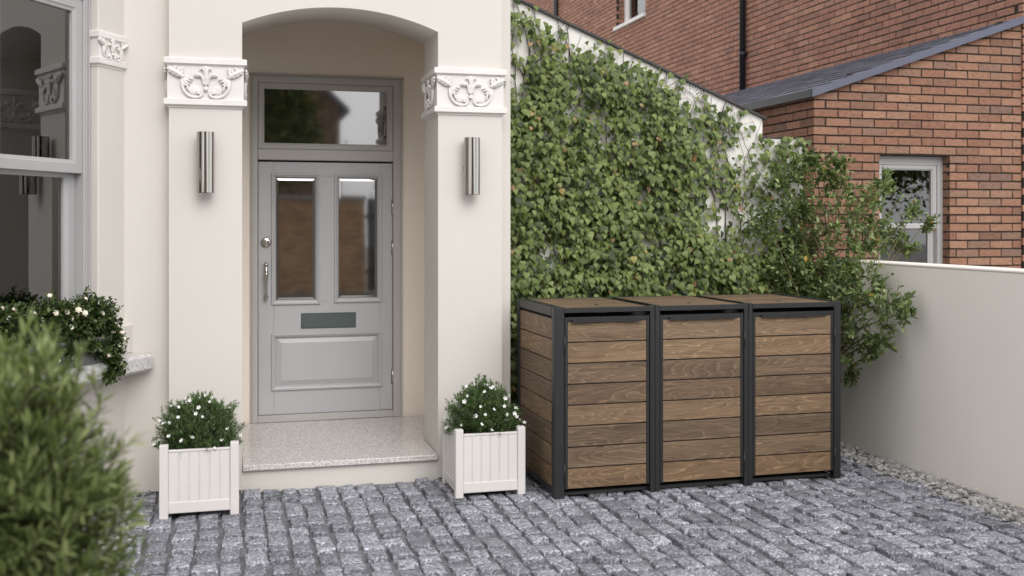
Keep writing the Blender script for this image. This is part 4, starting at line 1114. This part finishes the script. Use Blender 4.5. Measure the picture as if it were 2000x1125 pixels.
# mortar and core
poly = lambda a_, b_: [(a_, 0), (b_, 0), (b_, ztop(b_ - XE) - .008), (a_, ztop(a_ - XE) - .008)]
bk.prism(poly(XE + .008, XE + wx0 - .001), Y1 + .0075, Y1 + .30, 1); bk.prism(poly(XE + wx1 + .001, XB2 - .004), Y1 + .0075, Y1 + .30, 1)
bk.box(XE + wx0 - .001, XE + wx1 + .001, Y1 + .0075, Y1 + .30, 0, wz0, 0, 1)
bk.prism([(XE + wx0 - .001, wz1 + .002), (XE + wx1 + .001, wz1 + .002), (XE + wx1 + .001, ztop(wx1) - .008), (XE + wx0 - .001, ztop(wx0) - .008)], Y1 + .0075, Y1 + .30, 1)
bk.box(XE + .008, XE + .25, Y1 + .301, Y1 + 6.0, 0, 2.797, 0, 1)
# reveal bricks at the window jambs
for c_ in range(int((wz0 - ZB) / .075), 40):
    za = ZB + c_ * .075 + .006
    for s_, xj in ((1, XE + wx1), (-1, XE + wx0)):
        bk.box(xj - .004 if s_ > 0 else xj - .09, xj + .09 if s_ > 0 else xj + .004, Y1 + .1005, Y1 + .155, za + .0004, za + .0626)
obj('wall', bk, [M_brick, M_mortar], ext, recalc=True)
# window
wn = MB(); yw = Y1 + .095; X0, X1 = XE + wx0 + .001, XE + wx1 - .001
xa, xb = 5.415, 6.098
zz1 = wz1 - .002
wn.rect_sweep(X0, X1, 1.05, zz1, [(0, yw + .1), (0, yw), (.020, yw - .003), (.024, yw + .003), (.052, yw + .003), (.056, yw + .02), (.058, yw + .06)])
wn.box(X0 + .05, X1 - .05, yw + .004, yw + .05, zz1 - .075, zz1 - .052, .003)
wno = obj('sash_window', wn, M_winpaint, ext, recalc=False)
us = MB(); us.rect_sweep(X0 + .058, X1 - .058, 1.655, zz1 - .076, [(0, yw + .05), (0, yw + .012), (.032, yw + .012), (.038, yw + .02), (.044, yw + .022), (.044, yw + .04)]); obj('upper_sash', us, M_winpaint, wno, recalc=False)
us = MB(); us.rect_sweep(X0 + .058, X1 - .058, 1.06, 1.695, [(0, yw + .09), (0, yw + .05), (.036, yw + .05), (.042, yw + .056), (.052, yw + .06), (.052, yw + .08)]); obj('lower_sash', us, M_winpaint, wno, recalc=False)
gp = MB(); gp.box(X0 + .09, X1 - .09, yw + .034, yw + .038, 1.68, zz1 - .1); obj('glass_pane', gp, M_glass, wno)
gp = MB(); gp.box(X0 + .1, X1 - .1, yw + .070, yw + .074, 1.09, 1.67); obj('glass_pane', gp, M_glass, wno)
gp = MB(); gp.box(X0 + .0, X1 - .0, yw + .6, yw + .62, 1.0, 2.4); gp.box(X0, X0 + .02, yw + .11, yw + .6, 1.0, 2.4); gp.box(X1 - .02, X1, yw + .11, yw + .6, 1.0, 2.4); gp.box(X0, X1, yw + .11, yw + .6, .98, 1.0); obj('room_interior', gp, plain('dim_room', S(70, 68, 66), .9), ext)  # dimness of the room is put into the dark grey
rc = MB(); rp = on_y(1810, 475, yw + .15)
for i in range(9):
    u = i / 8; 
    for k in range(6):
        v = k / 5; rc.v.append(Vector((rp.x - .022 + .044 * v + .006 * math.sin(u * 7), rp.y + .010 * math.sin(v * 9 + u * 3), rp.z + .10 - .22 * u - .02 * abs(v - .5))))
for i in range(8):
    for k in range(5): q = i * 6 + k; rc.face((q, q + 1, q + 7, q + 6), True)
n = len(rc.v); k_ = n
for v in list(rc.v): rc.v.append(v + Vector((0, .004, 0)))
for i in range(8):
    for k in range(5): q = n + i * 6 + k; rc.face((q, q + 6, q + 7, q + 1), True)
tag(obj('red_cloth', rc, M_red, recalc=False), 'small red cloth hanging behind the lower pane of the brick extension window', 'cloth')
# slate roof: courses of slates from the eave to the tall house
rf = MB(); nrow = 11; YR0, YR1 = Y1 - .045, Y1 + 6.6
eave = XE - .05; roofL = (XB2 - .003 - eave); ang = math.atan(slope)
def roofz(xl): return 2.838 + slope * (xl - XE)
for r_ in range(nrow):
    xa, xb = eave + roofL * r_ / nrow, eave + roofL * (r_ + 1.12) / nrow
    xb = min(xb, XB2 - .003); y_ = YR0 + (.0 if r_ % 2 else -.13)
    while y_ < YR1:
        ya, yb = max(y_, YR0), min(y_ + .252, YR1); y_ += .256
        lift = .004 + rnd.uniform(0, .003)
        za, zb = roofz(xa) + .010 + lift, roofz(xb) + .001 + lift * .2
        rf.hexa([(xa, ya, za - .006), (xb, ya, zb - .006), (xb, yb, zb - .006), (xa, yb, za - .006), (xa, ya, za), (xb, ya, zb), (xb, yb, zb), (xa, yb, za)])
obj('roof', rf, M_slate, ext)
vb = MB()
def vz(xl, d_): return roofz(xl) + d_
xs = (eave, XB2 + .02)
vb.hexa([(xs[0], YR0 - .012, vz(xs[0], -.058)), (xs[1], YR0 - .012, vz(xs[1], -.058)), (xs[1], YR0 + .04, vz(xs[1], -.058)), (xs[0], YR0 + .04, vz(xs[0], -.058)), (xs[0], YR0 - .012, vz(xs[0], .006)), (xs[1], YR0 - .012, vz(xs[1], .006)), (xs[1], YR0 + .04, vz(xs[1], .006)), (xs[0], YR0 + .04, vz(xs[0], .006))])
obj('verge_board', vb, M_fascia, ext)
vb = MB(); vb.box(eave - .014, eave - .001, YR0 - .012, YR1, vz(eave, -.060), vz(eave, .004), .003); obj('eaves_board', vb, M_pipe, ext)

tall = thing('brick_house', 'tall dull red brick house rising behind the ivy wall and lean-to', 'brick house', (XB2 + 2, 16, 0))
tb = MB(); Mt = Matrix.Translation((XB2, Y1 - .02, 0)) @ Matrix.Rotation(math.pi / 2, 4, 'Z') @ Matrix.Diagonal((1, -1, 1, 1))
oy0, oy1, oz0, oz1 = 16.85 - Y1 + .02, 18.25 - Y1 + .02, 5.30, 7.4
bricks(tb, Mt, 19.5, 2.7, 8.6, 1, None, (oy0, oy1, oz0, oz1), 1, .06, .0028, zstart=0)
tb.box(XB2 + .007, XB2 + .4, Y1 + .0, Y1 - .02 + oy0, 0, 8.8, 0, 1); tb.box(XB2 + .007, XB2 + .4, Y1 - .02 + oy1, Y1 + 19.5, 0, 8.8, 0, 1)
tb.box(XB2 + .007, XB2 + .4, Y1 - .02 + oy0, Y1 - .02 + oy1, 0, oz0, 0, 1); tb.box(XB2 + .007, XB2 + .4, Y1 - .02 + oy0, Y1 - .02 + oy1, oz1, 8.8, 0, 1)
for c_ in range(int(oz0 / .075), int(oz1 / .075)):            # far reveal
    za = c_ * .075 + .006; k = .1 if c_ % 2 else .2
    for (a_, b_) in ((.0, k - .006), (k + .004, .26)):
        tb.box(XB2 + a_ + (.06 if a_ == 0 else 0), XB2 + b_ + (.0 if a_ == 0 else 0), Y1 - .02 + oy1 - .004, Y1 - .02 + oy1 + .05, za, za + .063)
# front return of the tall house, mostly out of the picture
bricks(tb, Matrix.Translation((XB2, Y1 - .02, 0)), 4.6, .3, 8.6, 0, None, None, 1, .06, .0028, zstart=0)
tb.box(XB2 + .009, XB2 + 4.6, Y1 - .012, Y1 - .001, 0, 8.8, 0, 1); tb.box(XB2 + .401, XB2 + 4.6, Y1, Y1 + .3, 0, 8.8, 0, 1)
obj('wall', tb, [M_brick2, M_mortar], tall)
tw = MB(); yy0, yy1 = Y1 - .02 + oy0, Y1 - .02 + oy1
Mw = Matrix.Translation((XB2 + .16, yy1, 0)) @ Matrix.Rotation(-math.pi / 2, 4, 'Z')
tw.rect_sweep(.004, yy1 - yy0 - .004, oz0 + .01, oz1, [(0, .08), (0, 0), (.06, 0), (.066, .02), (.11, .025), (.115, .06)]); two = obj('window', tw.xform(Mw), M_sill, tall, recalc=False)
tp_ = MB(); tp_.box(.08, yy1 - yy0 - .08, .055, .06, oz0 + .09, oz1 - .08); obj('glass_pane', tp_.xform(Mw), M_glass, two)
tp_ = MB(); tp_.box(.05, yy1 - yy0 - .05, .15, .17, oz0 + .05, oz1 - .05); obj('blind', tp_.xform(Mw), M_curtain, two)
ts = MB(); ts.box(XB2 - .05, XB2 + .24, yy0 - .03, yy1 + .04, oz0 - .055, oz0 + .008, .006); obj('window_sill', ts, M_sill, two)
for (xp, Yp, z0p) in ((1450, None, 3.50), (1085, None, 3.0)):
    Pp = on_x(xp, 100, XB2 - .055); mb = MB(); rr = .042 if xp > 1200 else .05
    mb.tube([(Pp.x, Pp.y, z0p), (Pp.x, Pp.y, 8.6)], rr, 16)
    for zz in (4.0, 5.6, 7.2): mb.lathe([(rr + .008, 0), (rr + .008, .06)], (Pp.x, Pp.y, zz), (0, 0, 1), 16); mb.box(Pp.x, XB2, Pp.y - .06, Pp.y + .06, zz + .015, zz + .045)
    obj('drainpipe', mb, M_pipe, tall)

# ================================================================== ACROSS THE STREET (seen in the glass and steel)
rd = MB(); rd.box(-30, 30, -7.0, -1.2, -.064, -.058); tag(obj('road', rd, plain('asphalt', (.12, .12, .122, 1), .85, var=.2, vscale=6, bs=.5, bscale=200)), kind='structure')
pv = MB(); pv.box(-30, 30, -8.6, -7.0, -.064, .05, .01); tag(obj('pavement', pv, plain('paving', S(120, 116, 110), .85, var=.12, vscale=4)), kind='structure')
ow = thing('street_wall', 'tall brown brick wall across the street, reflected in the front door glass', 'wall', (1, -8.6, 0))
wb_ = MB(); Mo = Matrix.Translation((3.1, -8.55, .05)) @ Matrix.Rotation(math.pi, 4, 'Z')
bricks(wb_, Mo, 14, .0, 2.2, 0, None, None, None, .08, .004)
wb_.box(-10.9, 3.08, -8.85, -8.557, .05, 2.25, 0, 1)
obj('wall', wb_, [brick('stock_brick', [(0, S(170, 132, 100)), (.4, S(214, 178, 138)), (.7, S(196, 158, 122)), (1, S(160, 128, 106))]), plain('pale_mortar', S(150, 135, 115), .95)], ow)
wb_ = MB(); wb_.box(-11, 3.12, -8.9, -8.5, 2.251, 2.36, .01); obj('coping', wb_, plain('stone_coping', S(150, 145, 138), .85), ow)
gt = MB(); 
for k in range(7): gt.box(3.16 + k * .15, 3.30 + k * .15, -8.62, -8.58, .08, 2.3, .004)
gt.box(3.12, 4.3, -8.66, -8.621, .5, .6, .004); gt.box(3.12, 4.3, -8.66, -8.621, 1.8, 1.9, .004)
tag(obj('street_gate', gt, plain('dark_gate_paint', S(44, 46, 54), .5)), 'dark boarded gate beside the street wall, reflected in the right door pane', 'gate')
oh = thing('street_house', 'gabled brick house across the street, reflected in the transom glass', 'house', (-1.0, -16, 0))
hb = MB(); gx0, gx1, ge, gp_ = -7.0, 3.15, 5.2, 10.0
hb.prism([(gx0, 0), (gx1, 0), (gx1, ge), ((gx0 + gx1) / 2, gp_), (gx0, ge)], -22, -15)
obj('wall', hb, plain('dark_brick_gable', S(130, 104, 86), .9, var=.25, vscale=3, bs=.5, bscale=12, bd=.02), oh)
hr = MB(); xm = (gx0 + gx1) / 2
for sg, xe in ((1, gx1 + .25), (-1, gx0 - .25)):
    ze = ge - .25 * (gp_ - ge) / (gx1 - xm)
    hr.hexa([(xm, -14.7, gp_ + .02), (xe, -14.7, ze + .02), (xe, -22.3, ze + .02), (xm, -22.3, gp_ + .02), (xm, -14.7, gp_ + .15), (xe, -14.7, ze + .15), (xe, -22.3, ze + .15), (xm, -22.3, gp_ + .15)])
obj('roof', hr, M_slate, oh)
for (xw, zw) in ((-5, 1.0), (-1.2, 1.0), (-5, 3.6), (-1.2, 3.6)):
    q = MB(); q.rect_sweep(xw, xw + 1.2, zw, zw + 1.6, [(0, 0), (0, .05), (.08, .05), (.08, 0)]); q.box(xw, xw + 1.2, 0, .02, zw, zw + 1.6); q.xform(Matrix.Translation((0, -15 + .0, 0))); wq = obj('window', q, M_sill, oh)
    q = MB(); q.box(xw + .08, xw + 1.12, -14.975, -14.97, zw + .08, zw + 1.52); obj('glass_pane', q, M_doorglass, wq)
def street_tree(x, y, h, r_, seed, label):
    t = thing('street_tree', label, 'tree', (x, y, 0), 0, 'trees across the street')
    g_ = np.random.default_rng(seed); pos = []; br = MB()
    br.tube([(x, y, -.1), (x + .05, y, h * .3), (x, y + .05, h * .55)], [.16, .12, .07], 8)
    for k in range(26):
        v = g_.normal(size=3); v /= np.linalg.norm(v); c = np.array([x, y, h * .66]) + v * np.array([r_, r_, h * .32]) * g_.uniform(.3, .85)
        br.tube([(x, y, h * .4), c], [.04, .012], 5, False)
        pos.append(c + g_.normal(size=(240, 3)) * r_ * .20)
    pos = np.concatenate(pos); dirs = g_.normal(size=pos.shape) + np.array([0, 0, -.3]); s_ = g_.uniform(.10, .2, len(pos))
    me = leaf_mesh('crown', OV, OVF, pos, frames(dirs, roll=g_.uniform(-1, 1, len(pos))), np.stack([s_ * .6, s_, s_ * .6], 1), [M_tree]); place('crown', me, t)
    obj('trunk', br, M_bark, t, recalc=False)
street_tree(1.1, -11.0, 7.0, 1.35, 1, 'broad green tree across the street, reflected at the left of the transom')
street_tree(5.6, -14.5, 4.6, 1.5, 2, 'small tree across the street, reflected low at the right of the transom')

street_tree(19.0, -12.0, 6.4, 2.6, 3, 'wide tree across the street, reflected in the brick lean-to window')

# ================================================================== LIGHT, SKY, CAMERA
SUN_EL, SUN_AZ = R(38), R(8)                                   # azimuth: to the right of the viewer's back
to_sun = Vector((math.sin(SUN_AZ) * math.cos(SUN_EL), -math.cos(SUN_AZ) * math.cos(SUN_EL), math.sin(SUN_EL)))
sl = bpy.data.lights.new('sun', 'SUN'); sl.energy = .8; sl.angle = R(40); sl.color = (1.0, .975, .94)
so = link(bpy.data.objects.new('sun', sl)); so.rotation_euler = to_sun.to_track_quat('Z', 'Y').to_euler(); so.location = to_sun * 30
wd = bpy.data.worlds.new('World'); SC.world = wd; wd.use_nodes = True; nt = wd.node_tree; nt.nodes.clear()
out = nt.nodes.new('ShaderNodeOutputWorld'); bg = nt.nodes.new('ShaderNodeBackground'); sk = nt.nodes.new('ShaderNodeTexSky')
sk.sky_type = 'NISHITA'; sk.sun_disc = False; sk.sun_elevation = SUN_EL; sk.sun_rotation = math.atan2(to_sun.x, to_sun.y); sk.dust_density = 4.0; sk.air_density = 1.0; sk.ozone_density = 1.0
hs = nt.nodes.new('ShaderNodeHueSaturation'); hs.inputs['Saturation'].default_value = .22; nt.links.new(sk.outputs[0], hs.inputs['Color'])
tc = nt.nodes.new('ShaderNodeTexCoord'); cn = noise_(nt, tc.outputs['Generated'], 2.6, 6, .55, .6)
cl = ramp(nt, cn, [(.3, (3.6, 3.65, 3.8)), (.55, (5.2, 5.2, 5.2)), (.75, (6.6, 6.55, 6.45))])      # a high, even cloud deck
mc = mixc(nt, .88, hs.outputs[0], cl)
nt.links.new(mixc(nt, 1.0, mc, (1.0, 1.0, 1.02, 1), 'MULTIPLY'), bg.inputs[0]); bg.inputs[1].default_value = .15
nt.links.new(bg.outputs[0], out.inputs[0])
cd = bpy.data.cameras.new('camera'); cam = link(bpy.data.objects.new('camera', cd)); SC.camera = cam
cam.location = CAM; cam.rotation_euler = (math.pi / 2, 0, -A); cd.sensor_width = 36; cd.lens = F / 2000 * 36; cd.shift_y = -(562.5 - YH) / 2000; cd.clip_end = 300
cd.dof.use_dof = True; cd.dof.focus_distance = 6.9; cd.dof.aperture_fstop = 2.2
SC.view_settings.view_transform = 'Standard'; SC.view_settings.look = 'None'; SC.view_settings.exposure = 0.98; SC.view_settings.gamma = 1.0
SC.cycles.max_bounces = 10; SC.cycles.diffuse_bounces = 8; SC.cycles.glossy_bounces = 4; SC.cycles.transparent_max_bounces = 12
SC.cycles.use_denoising = True
print('IVY', N_IVY, 'planters', PLANT_DBG)
